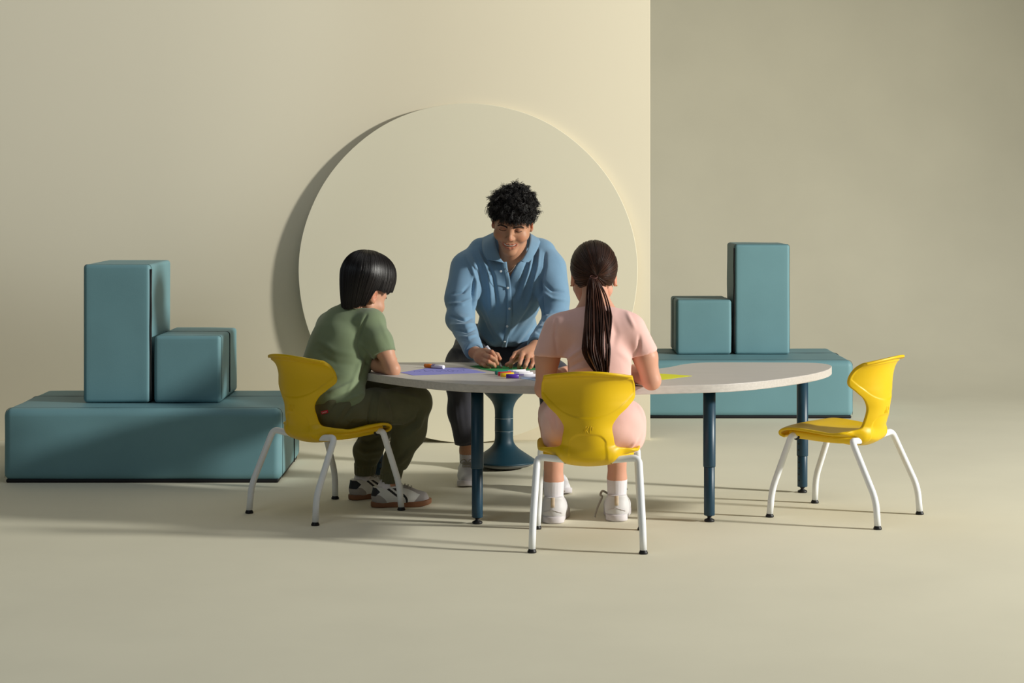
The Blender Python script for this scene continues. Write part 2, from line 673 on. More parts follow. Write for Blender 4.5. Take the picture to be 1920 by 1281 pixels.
gl, gr = 'foam blocks stacked on the left', 'foam blocks stacked behind the table on the right'
block('foam_block', -2.143, -0.972, 7.94, 8.66, 0, 0.312, 'long low teal foam block on the floor at left, under two smaller blocks', gl, 8.41, None, True, 1.0, 0.034)
block('foam_block', -1.851, -1.563, 8.146, 8.64, 0.3125, 0.91, 'tall upright teal foam block with a black edge strip, standing on the left long block', gl, None, 1, sd=4.0)
block('foam_block', -1.546, -1.258, 8.146, 8.64, 0.3125, 0.602, 'small cube-like teal foam block on the left long block, beside the tall one', gl, 8.40, None, sd=9.0)
block('foam_block', 0.62, 1.829, 10.097, 10.86, 0, 0.310, 'long low teal foam block on the floor behind the table at right', gr, 10.55, None, True, 15.0, 0.034)
block('foam_block', 1.234, 1.539, 10.45, 10.84, 0.3105, 0.92, 'tall upright teal foam block standing on the right-hand long block', gr, None, -1, sd=21.0)
block('foam_block', 0.911, 1.216, 10.45, 10.84, 0.3105, 0.613, 'small cube-like teal foam block on the right-hand long block, left of the tall one', gr, 10.66, None, sd=27.0)

# ================================================================ chair
RP = np.array([  # y, z, half width, wing forward, edge lift
    (0.196, 0.296, 0.140, -0.012, 0.004), (0.212, 0.306, 0.155, -0.016, 0.003), (0.216, 0.322, 0.164, -0.022, 0.001),
    (0.198, 0.334, 0.172, -0.022, 0.000), (0.150, 0.338, 0.180, -0.010, 0.004), (0.090, 0.334, 0.184, 0.0, 0.008),
    (0.030, 0.325, 0.182, 0.0, 0.012), (-0.030, 0.315, 0.177, 0.004, 0.018), (-0.078, 0.309, 0.164, 0.012, 0.030),
    (-0.114, 0.317, 0.128, 0.030, 0.026), (-0.140, 0.345, 0.094, 0.036, 0.006), (-0.155, 0.385, 0.084, 0.038, 0.0),
    (-0.162, 0.425, 0.080, 0.038, 0.0), (-0.165, 0.462, 0.103, 0.043, 0.0), (-0.166, 0.490, 0.134, 0.060, 0.0),
    (-0.167, 0.515, 0.156, 0.082, 0.0), (-0.170, 0.545, 0.159, 0.082, 0.0), (-0.176, 0.575, 0.157, 0.068, 0.0),
    (-0.187, 0.600, 0.155, 0.055, -0.008), (-0.202, 0.614, 0.154, 0.055, -0.016), (-0.222, 0.619, 0.152, 0.062, -0.022)])
prof = catmull(RP, 12)
NU = 105


def shell_surface():
    u = np.linspace(-1, 1, NU)
    # compress samples to edges for crisp rims
    u = np.sign(u) * (1 - (1 - np.abs(u)) ** 1.25)
    y, z, w, wf, le = [prof[:, i][:, None] for i in range(5)]
    U = u[None, :]
    X = w * U
    Y = y + wf * np.abs(U) ** 2.2
    Z = z + le * np.abs(U) ** 2.0
    # shallow scoop of the seat
    seat = sst(0.20, 0.10, y) * sst(-0.12, -0.05, y) * (z < 0.36)
    Z = Z - 0.006 * seat * (1 - np.abs(U) ** 2)
    return np.stack([X, Y, Z], -1), U, w, z, y


def shell_mesh():
    S, U, w, z, y = shell_surface()
    nv, nu = S.shape[:2]
    dv = np.gradient(S, axis=0); du = np.gradient(S, axis=1)
    N = np.cross(du, dv); N /= np.linalg.norm(N, axis=2, keepdims=True) + 1e-9
    # N must point to the outside (down for the seat, backwards for the back)
    if N[nv // 4, nu // 2, 2] > 0:
        N = -N
    X = S[..., 0]
    Zg = S[..., 2]
    back = (Zg > 0.33) & (S[..., 1] < -0.03)
    arc = 0.452 + (np.abs(X) / 0.14) ** 2.2 * 0.070
    panel = sst(0.0, 0.006, Zg - arc) * sst(0.005, 0.010, w - np.abs(X)) * sst(0.604, 0.597, z) * back
    # lumbar arch recess
    top = 0.402 - 0.030 * np.clip(np.abs(X) / 0.060, 0, 1) ** 4
    arch = sst(0, 0.008, top - Zg) * sst(0.062, 0.053, np.abs(X)) * sst(-0.085, -0.110, S[..., 1])
    t = 0.0110 - 0.0022 * panel - 0.0034 * arch
    low = sst(-0.150, -0.118, S[..., 1]) * (Zg < 0.36)
    t = t - 0.003 * sst(-0.11, -0.05, S[..., 1])
    t = t + low * sst(0.36, 0.325, Zg) * 0.020 * sst(0.125, 0.075, np.abs(X)) * sst(0.20, 0.12, S[..., 1])
    t = t + (0.0065 - t) * sst(0.600, 0.612, z)
    edge = sst(0.0, 0.006, w - np.abs(X)) if False else np.clip(1 - (np.clip(0.005 - (w - np.abs(X)), 0, 0.005) / 0.005) ** 2, 0, 1) ** 0.5
    endv = np.ones(nv); endv[0] = 0.55; endv[-1] = 0.5
    inn = S - N * (0.0025 * edge * endv[:, None])[..., None]
    out = S + N * ((t) * (0.35 + 0.65 * edge) * endv[:, None])[..., None]
    idx = np.arange(nv * nu).reshape(nv, nu)
    Qa = np.stack([idx[:-1, :-1], idx[1:, :-1], idx[1:, 1:], idx[:-1, 1:]], -1).reshape(-1, 4)
    off = nv * nu
    Qb = Qa[:, ::-1] + off
    ring = np.concatenate([idx[0, :], idx[1:, -1], idx[-1, -2::-1], idx[-2:0:-1, 0]])
    r2 = np.roll(ring, -1)
    Qc = np.stack([ring, r2, r2 + off, ring + off], -1)
    V = np.vstack([inn.reshape(-1, 3), out.reshape(-1, 3)])
    Q = np.vstack([Qa, Qb, Qc])
    me = mesh_np('shell', V, Q)
    import bmesh
    bm = bmesh.new(); bm.from_mesh(me)
    bmesh.ops.recalc_face_normals(bm, faces=bm.faces)
    bm.to_mesh(me); bm.free()
    return me, S, N, t


def leg_pts(sx, rear):
    if rear:
        return fillet([(sx * 0.060, -0.098, 0.300), (sx * 0.125, -0.104, 0.306), (sx * 0.176, -0.112, 0.312), (sx * 0.187, -0.212, 0.105), (sx * 0.190, -0.220, 0.010)],
                      [0, 0.02, 0.055, 0.04, 0], 10)
    return fillet([(sx * 0.090, 0.130, 0.306), (sx * 0.130, 0.132, 0.309), (sx * 0.172, 0.138, 0.314), (sx * 0.184, 0.213, 0.105), (sx * 0.190, 0.220, 0.010)],
                  [0, 0.02, 0.050, 0.04, 0], 10)


def make_chair(loc, rz, label):
    t = empty('classroom_chair', loc, rz)
    tag(t, label, 'chair', 'yellow classroom chairs')
    me, S, N, tk = shell_mesh()
    sh = link('seat_shell', me, M_yel, t)
    # raised emblem low on the back: a slanted pair of letters
    def onback(x, z):
        col = S[:, NU // 2]
        nb = np.nonzero(col[:, 1] < -0.13)[0]
        i = nb[np.argmin(np.abs(col[nb, 2] - z))]
        yy = col[i, 1] + np.interp(abs(x), [0, prof[i, 2]], [0, 0]) + prof[i, 3] * (abs(x) / prof[i, 2]) ** 2.2
        return np.array([x, yy - 0.0112, z])
    strokes = [[(-0.0100, 0.402), (-0.0065, 0.427)], [(-0.0075, 0.413), (0.0035, 0.426)], [(-0.0060, 0.4155), (0.0015, 0.402)],
               [(0.0070, 0.403), (0.0105, 0.428)], [(-0.0165, 0.403), (-0.0148, 0.415)], [(0.0150, 0.413), (0.0170, 0.425)]]
    pp = []
    for s in strokes:
        a_, b_ = np.array(s[0]), np.array(s[1])
        pp.append(tubes(np.array([onback(*(a_ + (b_ - a_) * q)) for q in (0, 0.33, 0.66, 1)]), 0.0011, 6))
    V, Q = join(pp)
    link('emblem', mesh_np('emblem', V, Q), M_yel, sh)
    # tray under the seat that holds the legs
    V, Q = rbox(-0.160, 0.160, -0.092, 0.158, 0.286, 0.328, r=0.012, inner=14, seg=4)
    V[:, 0] *= 1 - 0.10 * sst(0.315, 0.287, V[:, 2])
    V[:, 2] += 0.006 * sst(0.0, 0.15, V[:, 1])
    V[:, 2] += 0.008 * (V[:, 0] / 0.15) ** 2 * (V[:, 2] < 0.31)
    V[:, 0] *= 1 - 0.24 * sst(-0.030, -0.092, V[:, 1])
    tray = link('seat_tray', mesh_np('seat_tray', V, Q), M_yel, t)
    for sx in (-1, 1):
        for rear in (1, 0):
            L = leg_pts(sx, rear)
            lg = tube_obj('leg', L, 0.0122, M_white, t, sides=20)
            V, Q = lathe([(0, 0), (0.0145, 0), (0.0155, 0.002), (0.0152, 0.006), (0.0125, 0.010), (0.0125, 0.013), (0, 0.013)], 24)
            V = V + np.array([L[-1][0], L[-1][1], 0])
            link('foot_glide', mesh_np('foot_glide', V, Q), M_rubber, lg)
            # dark slot where the tube goes into the tray
            a_ = np.arange(16) * 2 * PI / 16
            xs = sx * (0.078 if rear else 0.146)
            ring = np.array([[xs - sx * 0.004, L[0][1], L[0][2]], [xs, L[0][1], L[0][2] + 0.0006], [xs + sx * 0.003, L[0][1], L[0][2] + 0.001]])
            V, Q = tubes(ring, np.array([[0.0120, 0.0136, 0.0126]]), 16)
            link('socket', mesh_np('socket', V, Q), M_rubber, tray)
    return t


def copy_tree(o, parent=None):
    c = o.copy()
    COL.objects.link(c)
    c.parent = parent
    for ch in o.children:
        copy_tree(ch, c)
    return c


def dirz(fx, fy):
    "rotation so that local +y points along (fx, fy)"
    return math.atan2(-fx, fy)


chair0 = make_chair((-0.716, 7.250, 0), dirz(0.678, 0.735), 'yellow chair with white legs that the boy in the green shirt sits on')
c2 = copy_tree(chair0)
c2.location = (0.270, 6.660, 0); c2.rotation_euler = (0, 0, dirz(0.055, 1))
c2['label'] = 'yellow chair with white legs seen from behind, under the girl in pink'
c3 = copy_tree(chair0)
c3.location = (1.264, 7.163, 0); c3.rotation_euler = (0, 0, dirz(-0.815, 0.58))
c3['label'] = 'empty yellow chair with white legs at the right end of the table'

# ================================================================ table
half = [(0.0, 6.812), (0.13, 6.822), (0.28, 6.852), (0.44, 6.892), (0.56, 6.957), (0.67, 7.055), (0.77, 7.165), (0.855, 7.280),
        (0.925, 7.410), (0.965, 7.530), (0.975, 7.620), (0.950, 7.690), (0.880, 7.722), (0.740, 7.730), (0.600, 7.735), (0.470, 7.722),
        (0.385, 7.650), (0.300, 7.510), (0.170, 7.385), (0.0, 7.335)]
TCX = 0.31
outl = [(TCX + x, y) for x, y in half] + [(TCX - x, y) for x, y in half[-2:0:-1]]
outl = catmull([(x, y, 0) for x, y in outl], 8, closed=True)[:, :2]
TC = np.array([0.31, 7.3])
tb = empty('activity_table', (TC[0], TC[1], 0))
tag(tb, 'large low kidney-shaped table with pale wood-grain top and dark teal adjustable legs', 'table')
import bmesh
bm = bmesh.new()
vs = [bm.verts.new((x - TC[0], y - TC[1], 0.498)) for x, y in outl]
f = bm.faces.new(vs)
ex = bmesh.ops.extrude_face_region(bm, geom=[f])
bmesh.ops.translate(bm, verts=[g for g in ex['geom'] if isinstance(g, bmesh.types.BMVert)], vec=(0, 0, 0.030))
bmesh.ops.recalc_face_normals(bm, faces=bm.faces)
hor = [e for e in bm.edges if abs(e.verts[0].co.z - e.verts[1].co.z) < 1e-5]
bmesh.ops.bevel(bm, geom=hor, offset=0.0022, segments=2, affect='EDGES', profile=0.5)
me = bpy.data.meshes.new('tabletop'); bm.to_mesh(me); bm.free()
link('tabletop', me, M_wood, tb, smooth=False)
for (lx, ly, holes) in ((-0.1286, 6.998, 0), (0.7365, 7.042, 0), (1.185, 7.72 - 0.02, 1), (-0.5455, 7.70, 1)):
    x, y = lx - TC[0], ly - TC[1]
    at = np.array([x, y, 0])
    if holes:   # the adjustment holes show on these two
        V, Q = lathe([(0, 0.265), (0.0228, 0.265), (0.0232, 0.27), (0.0232, 0.4975), (0, 0.4975)], 32)
        lo = 0.024
    else:
        V, Q = lathe([(0, 0.205), (0.0228, 0.205), (0.0232, 0.21), (0.0232, 0.4975), (0, 0.4975)], 32)
        lo = 0.024
    if holes and lx > 0:
        V, Q = lathe([(0, 0.150), (0.0228, 0.150), (0.0232, 0.152), (0.0232, 0.4975), (0, 0.4975)], 32)
    lg = link('leg', mesh_np('leg', V + at, Q), M_navy, tb)
    V, Q = lathe([(0, lo), (0.0198, lo), (0.0204, lo + 0.002), (0.0204, 0.30), (0, 0.30)], 32)
    link('inner_tube', mesh_np('inner_tube', V + at, Q), M_navy, lg)
    V, Q = lathe([(0, 0), (0.018, 0), (0.0195, 0.003), (0.0185, 0.008), (0.008, 0.013), (0.007, 0.018), (0.011, 0.021), (0.011, 0.026), (0, 0.026)], 28)
    link('foot_glide', mesh_np('foot_glide', V + at, Q), M_rubber, lg)
    V, Q = rbox(-0.045, 0.045, -0.04, 0.04, 0.490, 0.4985, r=0.004, inner=2, seg=2)
    link('mounting_plate', mesh_np('mounting_plate', V + at, Q), M_rubber, lg)
    if holes:
        pp = []
        for k in range(8 if lx > 0 else 10):
            V, Q = lathe([(0, -0.001), (0.0035, -0.001), (0.0035, 0.0006), (0, 0.0006)], 12)
            R = np.array([[1, 0, 0], [0, 0, -1], [0, 1, 0]])
            ang = -0.9 if lx > 0 else 0.5
            V = V @ R.T + np.array([0, -0.0203 if True else 0, 0])
            if lx < 0 or k < 4:
                V[:, 1] -= 0.0 if (0.05 + k * 0.025) < 0.15 and lx > 0 else (0.003 if (lx > 0 or 0.05 + k * 0.025 > 0.265) else 0)
            elif lx > 0:
                V[:, 1] -= 0.003
            ca, sa = math.cos(ang), math.sin(ang)
            V = np.stack([V[:, 0] * ca - V[:, 1] * sa, V[:, 0] * sa + V[:, 1] * ca, V[:, 2]], 1)
            pp.append((V + at + np.array([0, 0, 0.05 + k * 0.025]), Q))
        V, Q = join(pp)
        link('adjustment_holes', mesh_np('adjustment_holes', V, Q), M_rubber, lg)

# ================================================================ stool
SP = np.array([(945 - 960) * 8.36 / F, 8.36, 0])
st = empty('wobble_stool', SP)
tag(st, 'dark teal stool with flared pedestal and rounded rocking base, under the seated man', 'stool')
seatp = catmull([(0.002, 0.428, 0), (0.10, 0.430, 0), (0.150, 0.438, 0), (0.170, 0.432, 0), (0.172, 0.415, 0), (0.150, 0.395, 0),
                 (0.115, 0.360, 0), (0.085, 0.328, 0), (0.058, 0.300, 0), (0.0435, 0.270, 0), (0.0405, 0.240, 0), (0.0405, 0.2225, 0)], 6)[:, :2]
V, Q = lathe(seatp, 64)
link('seat', mesh_np('seat', V, Q), M_navy2, st)
V, Q = lathe([(0, 0.2215), (0.040, 0.2215), (0.0405, 0.2205), (0.041, 0.166), (0.0405, 0.165), (0, 0.165)], 64)
link('column', mesh_np('column', V, Q), M_navy2, st)
for z in (0.2205, 0.1642):
    V, Q = lathe([(0.0, z), (0.0416, z), (0.0416, z + 0.0016), (0, z + 0.0016)], 48)
    link('trim_ring', mesh_np('trim_ring', V, Q), M_ring, st)
bp = catmull([(0.0405, 0.164, 0), (0.041, 0.130, 0), (0.047, 0.108, 0), (0.066, 0.086, 0), (0.100, 0.062, 0), (0.130, 0.042, 0), (0.141, 0.034, 0), (0.142, 0.028, 0)], 6)[:, :2]
V, Q = lathe([(0, 0.164)] + list(map(tuple, bp)) + [(0, 0.028)], 64)
link('base', mesh_np('base', V, Q), M_navy2, st)
V, Q = lathe([(0, 0.0), (0.04, 0.0008), (0.08, 0.0045), (0.115, 0.012), (0.134, 0.021), (0.1405, 0.0285), (0, 0.030)], 64)
link('rocking_pad', mesh_np('rocking_pad', V, Q), M_grey, st)

# ================================================================ papers and markers
TZ = 0.528


def sheet(name, pts, z, m, label, thick=0.0006):
    w = [T(px, py, TZ) for px, py in pts]
    bm = bmesh.new()
    c = np.mean(w, axis=0)
    vs = [bm.verts.new((p[0] - c[0], p[1] - c[1], 0)) for p in w]
    f = bm.faces.new(vs)
    ex = bmesh.ops.extrude_face_region(bm, geom=[f])
    bmesh.ops.translate(bm, verts=[g for g in ex['geom'] if isinstance(g, bmesh.types.BMVert)], vec=(0, 0, thick))
    bmesh.ops.recalc_face_normals(bm, faces=bm.faces)
    me = bpy.data.meshes.new(name); bm.to_mesh(me); bm.free()
    o = link(name, me, m, smooth=False)
    o.location = (c[0], c[1], z)
    tag(o, label, 'paper')
    return o, c


def quad(cx, cy, w, d, ang):
    ca, sa = math.cos(ang), math.sin(ang)
    return [(cx + x * ca - y * sa, cy + x * sa + y * ca) for x, y in ((-w / 2, -d / 2), (w / 2, -d / 2), (w / 2, d / 2), (-w / 2, d / 2))]


M_pap = {n: mat(n + '_paper', c, rough=0.85, spec=0.1, vary=0.02, vscale=30) for n, c in
         (('lilac', (146, 146, 212)), ('green', (66, 150, 88)), ('blue', (176, 198, 226)), ('yellow', (226, 226, 66)))}
o, c = sheet('paper_sheet', [(751, 699), (775, 704.3), (911, 699.0), (868, 689.5), (802, 690.5)], TZ + 0.0003, M_pap['lilac'],
             'lilac drawing paper with a faint pencil drawing, left end of the table')
# pencil drawing
pp = []
r_ = random.Random(3)
for cx0 in (783, 800, 822, 842, 858):
    pts = [T(cx0 + 7 * math.cos(t) + r_.uniform(-3, 3) + t * 1.0, 696 + 1.6 * math.sin(t) + r_.uniform(-1.0, 1.0)) for t in np.linspace(0, 6.5, 9)]
    L = catmull(pts, 5) - np.array([c[0], c[1], TZ + 0.0003 - 0.0009])
    L[:, 2] = 0.0008
    pp.append(tubes(L, 0.0004, 4, flat=1.0))
V, Q = join(pp)
link('pencil_drawing', mesh_np('pencil_drawing', V, Q), mat('pencil', (92, 90, 150), rough=0.8), o)
sheet('paper_sheet', [(880, 687.0), (905, 693.5), (928, 697.0), (1006, 694.2), (1012, 691.5), (962, 688.5), (905, 685.2)], TZ + 0.0011, M_pap['green'],
      'green drawing paper under the hands of the man')
sheet('paper_sheet', [(976, 710), (1014, 716), (1040, 712), (1004, 707)], TZ + 0.0003, M_pap['blue'],
      'pale blue paper lying near the left elbow of the girl in pink')
sheet('paper_sheet', [(1170, 706), (1215, 714), (1246, 712), (1298, 705.3), (1270, 703), (1200, 699)], TZ + 0.0003, M_pap['yellow'],
      'yellow paper lying beside the right elbow of the girl in pink')

M_mw = mat('marker_white', (232, 230, 238), rough=0.35)
M_dots = mat('marker_pattern', (90, 60, 160), rough=0.5)


def marker(a, b, capc, label, cap_at_a=True, band=True, tip=None, r=0.0082):
    """a, b end points of the axis (world). cap colour at a"""
    a = np.asarray(a, float); b = np.asarray(b, float)
    L = np.linalg.norm(b - a); d = (b - a) / L
    mc = mat('marker_cap', capc, rough=0.35, spec=0.5)
    root = empty('marker', (a + b) / 2)
    tag(root, label, 'marker', 'felt markers on the table')

    def seg(name, f0, f1, r0, r1, m, cap=0.0008):
        n = [f0, f0 + 0.004, (f0 + f1) / 2, f1 - 0.004, f1]
        pts = np.array([a + d * t * L for t in n])
        V, Q = tubes(pts, np.array([[r0 * 0.86, r0, (r0 + r1) / 2, r1, r1 * 0.86]]), 20)
        return link(name, mesh_np(name, V, Q), m, root, world=True)
    if tip is None:
        seg('cap', 0, 0.40, r * 0.97, r * 1.03, mc)
        bar = seg('barrel', 0.39, 1.0, r, r * 0.97, M_mw)
    else:
        seg('nib', 0.0, 0.05, r * 0.3, r * 0.42, mc)
        seg('collar', 0.04, 0.16, r * 0.55, r * 0.75, M_mw)
        bar = seg('barrel', 0.15, 1.0, r, r * 0.95, M_mw)
    # printed check pattern on the barrel
    pp = []
    up = np.array([0, 0, 1.0]); s1 = np.cross(d, up); s1 /= np.linalg.norm(s1); s2 = np.cross(s1, d)
    for i in range(7):
        for j in range(-4, 9):
            if (i + j) % 2:
                continue
            an = j * 0.30 + PI * 0.5
            nn = math.cos(an) * (-s1 if s1[1] > 0 else s1) * -1 + math.sin(an) * s2
            nn = math.cos(an) * s1 * (1 if s1[1] < 0 else -1) + math.sin(an) * s2
            cc = a + d * L * ((0.42 if tip is None else 0.22) + i * 0.022) + nn * (r * 1.0)
            tt = np.cross(d, nn)
            e = 0.0011
            q = np.array([cc + d * e + tt * e, cc - d * e + tt * e, cc - d * e - tt * e, cc + d * e - tt * e])
            V8 = np.vstack([q, q + nn * 0.0003])
            pp.append((V8, np.array([[4, 5, 6, 7], [3, 2, 1, 0], [0, 1, 5, 4], [1, 2, 6, 5], [2, 3, 7, 6], [3, 0, 4, 7]])))
    V, Q = join(pp)
    link('printed_pattern', mesh_np('printed_pattern', V, Q), M_dots if tip is None else mc, bar, world=True)
    return root


rz_ = TZ + 0.0085
marker(T(797, 685.5, rz_), T(832, 688.5, rz_), (232, 128, 24), 'white marker with an orange cap lying behind the lilac paper')
marker(T(929, 699.0, rz_), T(985, 696.2, rz_), (8, 130, 112), 'white marker with a green cap, farthest of the four lying together')
marker(T(934, 701.2, rz_), T(993, 699.0, rz_), (206, 34, 44), 'white marker with a red cap among the four lying together')
marker(T(939, 703.2, rz_), T(999, 701.5, rz_), (240, 196, 20), 'white marker with a yellow cap among the four lying together')
marker(T(949, 705.6, rz_), T(1008, 705.2, rz_), (84, 44, 158), 'white marker with a purple cap, nearest of the four lying together')
marker(P(941.5, 690.5, 7.49), P(912, 650, 7.53), (214, 30, 46), 'white marker with a red nib held in the right hand of the man', tip=True, r=0.0078)

# ================================================================ light
def area(name, loc, tgt, size, power, col, shape='RECTANGLE', sy=None, spread=None):
    l = bpy.data.lights.new(name, 'AREA')
    l.shape = shape
    l.size = size
    if sy:
        l.size_y = sy
    l.energy = power
    l.color = col
    if spread:
        l.spread = spread
    o = bpy.data.objects.new(name, l)
    COL.objects.link(o)
    o.location = loc
    o.rotation_euler = (Vector(tgt) - Vector(loc)).to_track_quat('-Z', 'Y').to_euler()
    return o


kl = bpy.data.lights.new('key_light', 'SPOT')
kl.energy = 5800
kl.color = (1.0, 0.982, 0.91)
kl.shadow_soft_size = 0.42
kl.spot_size = math.radians(86)
kl.spot_blend = 1.0
ko = bpy.data.objects.new('key_light', kl)
COL.objects.link(ko)
ko.location = (10.0, 4.6, 3.7)
ko.rotation_euler = (Vector((0.8, 7.6, 0.3)) - ko.location).to_track_quat('-Z', 'Y').to_euler()
sl = bpy.data.lights.new('side_fill', 'SPOT')
sl.energy = 115
sl.color = (0.84, 0.93, 1.0)
sl.shadow_soft_size = 0.25
sl.spot_size = math.radians(44)
sl.spot_blend = 0.45
so = bpy.data.objects.new('side_fill', sl)
COL.objects.link(so)
so.location = (-2.6, 5.4, 2.7)
so.rotation_euler = (Vector((-2.2, 9.2, 2.15)) - so.location).to_track_quat('-Z', 'Y').to_euler()
area('fill_light', (-3.0, 2.2, 3.6), (-0.5, 8.0, 0.6), 2.4, 30, (0.76, 0.90, 1.0), sy=2.4)
area('overhead_light', (0.5, 7.0, 5.0), (0.3, 8.2, 0), 3.5, 38, (0.98, 0.98, 0.97), sy=3.5)
w = bpy.data.worlds.new('studio_air')
SC.world = w
w.use_nodes = True
w.node_tree.nodes['Background'].inputs[0].default_value = (0.72, 0.76, 0.82, 1)
w.node_tree.nodes['Background'].inputs[1].default_value = 0.04
SC.view_settings.view_transform = 'Standard'
SC.view_settings.look = 'None'
SC.view_settings.gamma = 1
SC.view_settings.use_curve_mapping = False
SC.view_settings.exposure = 0.0
# ================================================================ people
def skin_mat(name, rgb):
    return mat(name, rgb, rough=0.48, spec=0.35, bump=0.05, bscale=500, vary=0.03, vscale=14, sss=0.12, tint=True)


M_hair_b = mat('black_hair', (21, 15, 13), rough=0.38, spec=0.5)
M_hair_c = mat('black_curls', (20, 15, 13), rough=0.42, spec=0.45)
M_hair_br = mat('dark_brown_hair', (72, 43, 30), rough=0.42, spec=0.3, vary=0.25, vscale=18, tint=True)
M_scalp = mat('scalp_hair', (18, 13, 12), rough=0.7)
M_brow = mat('brow_hair', (26, 17, 14), rough=0.7)
M_tooth = mat('teeth', (238, 232, 222), rough=0.25, spec=0.5)
M_eye = mat('eye_white', (225, 220, 215), rough=0.2)
M_iris = mat('eye_iris', (40, 24, 16), rough=0.15)


def to_world(V, Rm, C, s=1.0):
    return V @ (np.asarray(Rm).T) * s + np.asarray(C)


def head_mesh(smile=False, closed=False, h=0.0022, long_=1.0, child=False):
    """head in its own frame: x right as seen by someone facing it, y back, z up; origin between the ears"""
    f = Field((-0.105, -0.135, -0.150), (0.105, 0.125, 0.135), h)
    jw = 0.90 if child else 1.0
    f.ell((0, 0.014, 0.034), (0.077, 0.096, 0.082), k=0.01)
    f.ell((0, -0.030, -0.020), ((0.067 if child else 0.0625), 0.060, 0.082), k=0.035)
    if child:
        f.ell((0, -0.040, -0.060), (0.050, 0.044, 0.045), k=0.03)
        f.cone((-0.048, -0.005, -0.050), (-0.012, -0.066, -0.092), 0.022, 0.017, k=0.025)
        f.cone((0.048, -0.005, -0.050), (0.012, -0.066, -0.092), 0.022, 0.017, k=0.025)
    else:
        f.cone((-0.047, 0.004, -0.056), (-0.013, -0.066, -0.102), 0.021, 0.015, k=0.025)
        f.cone((0.047, 0.004, -0.056), (0.013, -0.066, -0.102), 0.021, 0.015, k=0.025)
        f.cone((-0.052, 0.006, -0.02), (-0.047, 0.004, -0.056), 0.021, 0.021, k=0.02)
        f.cone((0.052, 0.006, -0.02), (0.047, 0.004, -0.056), 0.021, 0.021, k=0.02)
    f.ell((0, -0.070, -0.102), (0.019, 0.017, 0.017), k=0.022)
    for s in (-1, 1):
        f.ell((s * 0.044, -0.058, -0.034), (0.026, 0.022, 0.020), k=0.03)
        if smile:
            f.ell((s * 0.040, -0.070, -0.040), (0.014, 0.012, 0.011), k=0.018)
        # forehead and brow
        f.cone((s * 0.012, -0.080, 0.021), (s * 0.044, -0.069, 0.021), 0.0105, 0.010, k=0.02)
        f.ell((s * 0.0315, -0.094, 0.002), (0.019, 0.014, 0.0125), k=0.014, mode='cut')
        f.ell((s * 0.0315, -0.0745, 0.001), (0.0150, 0.0130, 0.0125), k=0.006)
    # nose
    f.cone((0, -0.080, 0.016), (0, -0.102, -0.026), 0.0075, 0.0085, k=0.014)
    f.ell((0, -0.1045, -0.031), (0.0105, 0.0105, 0.0095), k=0.010)
    for s in (-1, 1):
        f.ell((s * 0.0125, -0.0945, -0.035), (0.0075, 0.010, 0.0070), k=0.008)
        f.ell((s * 0.0062, -0.0985, -0.0425), (0.0036, 0.0050, 0.0030), k=0.003, mode='cut')
    # mouth
    f.ell((0, -0.078, -0.066), (0.030, 0.018, 0.020), k=0.018)
    if smile:
        f.chain([(-0.036, -0.0725, -0.0540), (-0.018, -0.0890, -0.0655), (0, -0.0940, -0.0700), (0.018, -0.0890, -0.0655), (0.036, -0.0725, -0.0540)],
                [0.0022, 0.0064, 0.0074, 0.0064, 0.0022], k=0.003, mode='cut')
        a = [(-0.0395, -0.0700, -0.0520), (-0.027, -0.0835, -0.0562), (-0.014, -0.0920, -0.0592), (0, -0.0945, -0.0605), (0.014, -0.0920, -0.0592), (0.027, -0.0835, -0.0562), (0.0395, -0.0700, -0.0520)]
        b = [(-0.0395, -0.0700, -0.0528), (-0.028, -0.0810, -0.0655), (-0.014, -0.0885, -0.0755), (0, -0.0915, -0.0785), (0.014, -0.0885, -0.0755), (0.028, -0.0810, -0.0655), (0.0395, -0.0700, -0.0528)]
        f.chain(a, [0.0018, 0.0028, 0.0034, 0.0036, 0.0034, 0.0028, 0.0018], k=0.004)
        f.chain(b, [0.0018, 0.0034, 0.0052, 0.0060, 0.0052, 0.0034, 0.0018], k=0.004)
    else:
        w, lz = 0.022, -0.0685
        a = [(-w - 0.001, -0.0815, -0.060), (-0.012, -0.0925, -0.0595), (-0.004, -0.0960, -0.0575), (0.004, -0.0960, -0.0575), (0.012, -0.0925, -0.0595), (w + 0.001, -0.0815, -0.060)]
        b = [(-w - 0.001, -0.0815, -0.060), (-0.014, -0.0905, lz + 0.003), (0, -0.0945, lz), (0.014, -0.0905, lz + 0.003), (w + 0.001, -0.0815, -0.060)]
        f.chain(a, [0.0020, 0.0036, 0.0040, 0.0040, 0.0036, 0.0020], k=0.005)
        f.chain(b, [0.0020, 0.0046, 0.0056, 0.0046, 0.0020], k=0.005)
    # ears
    for s in (-1, 1):
        f.ell((s * 0.0800, 0.012, -0.004), (0.0075, 0.0175, 0.0295), k=0.006,
              R=np.array([[math.cos(s * 0.35), -math.sin(s * 0.35), 0], [math.sin(s * 0.35), math.cos(s * 0.35), 0], [0, 0, 1]]))
        f.ell((s * 0.0800, 0.004, -0.029), (0.0065, 0.009, 0.009), k=0.006)
        f.ell((s * 0.0905, 0.006, -0.002), (0.0085, 0.0095, 0.0165), k=0.005, mode='cut')
    V, Q = f.mesh()
    V = relax(V, Q, 1, 0.4)
    # colour: lips and cheeks
    t = np.ones((len(V), 3))

    def blob(c, r, col, p=2.0):
        d = np.sqrt((((V - np.array(c)) / np.array(r)) ** 2).sum(1))
        w_ = np.clip(1 - d, 0, 1) ** 0.5 if p == 0.5 else sst(1.0, 0.45, d)
        nonlocal t
        t = t * (1 - w_[:, None]) + w_[:, None] * np.array(col)
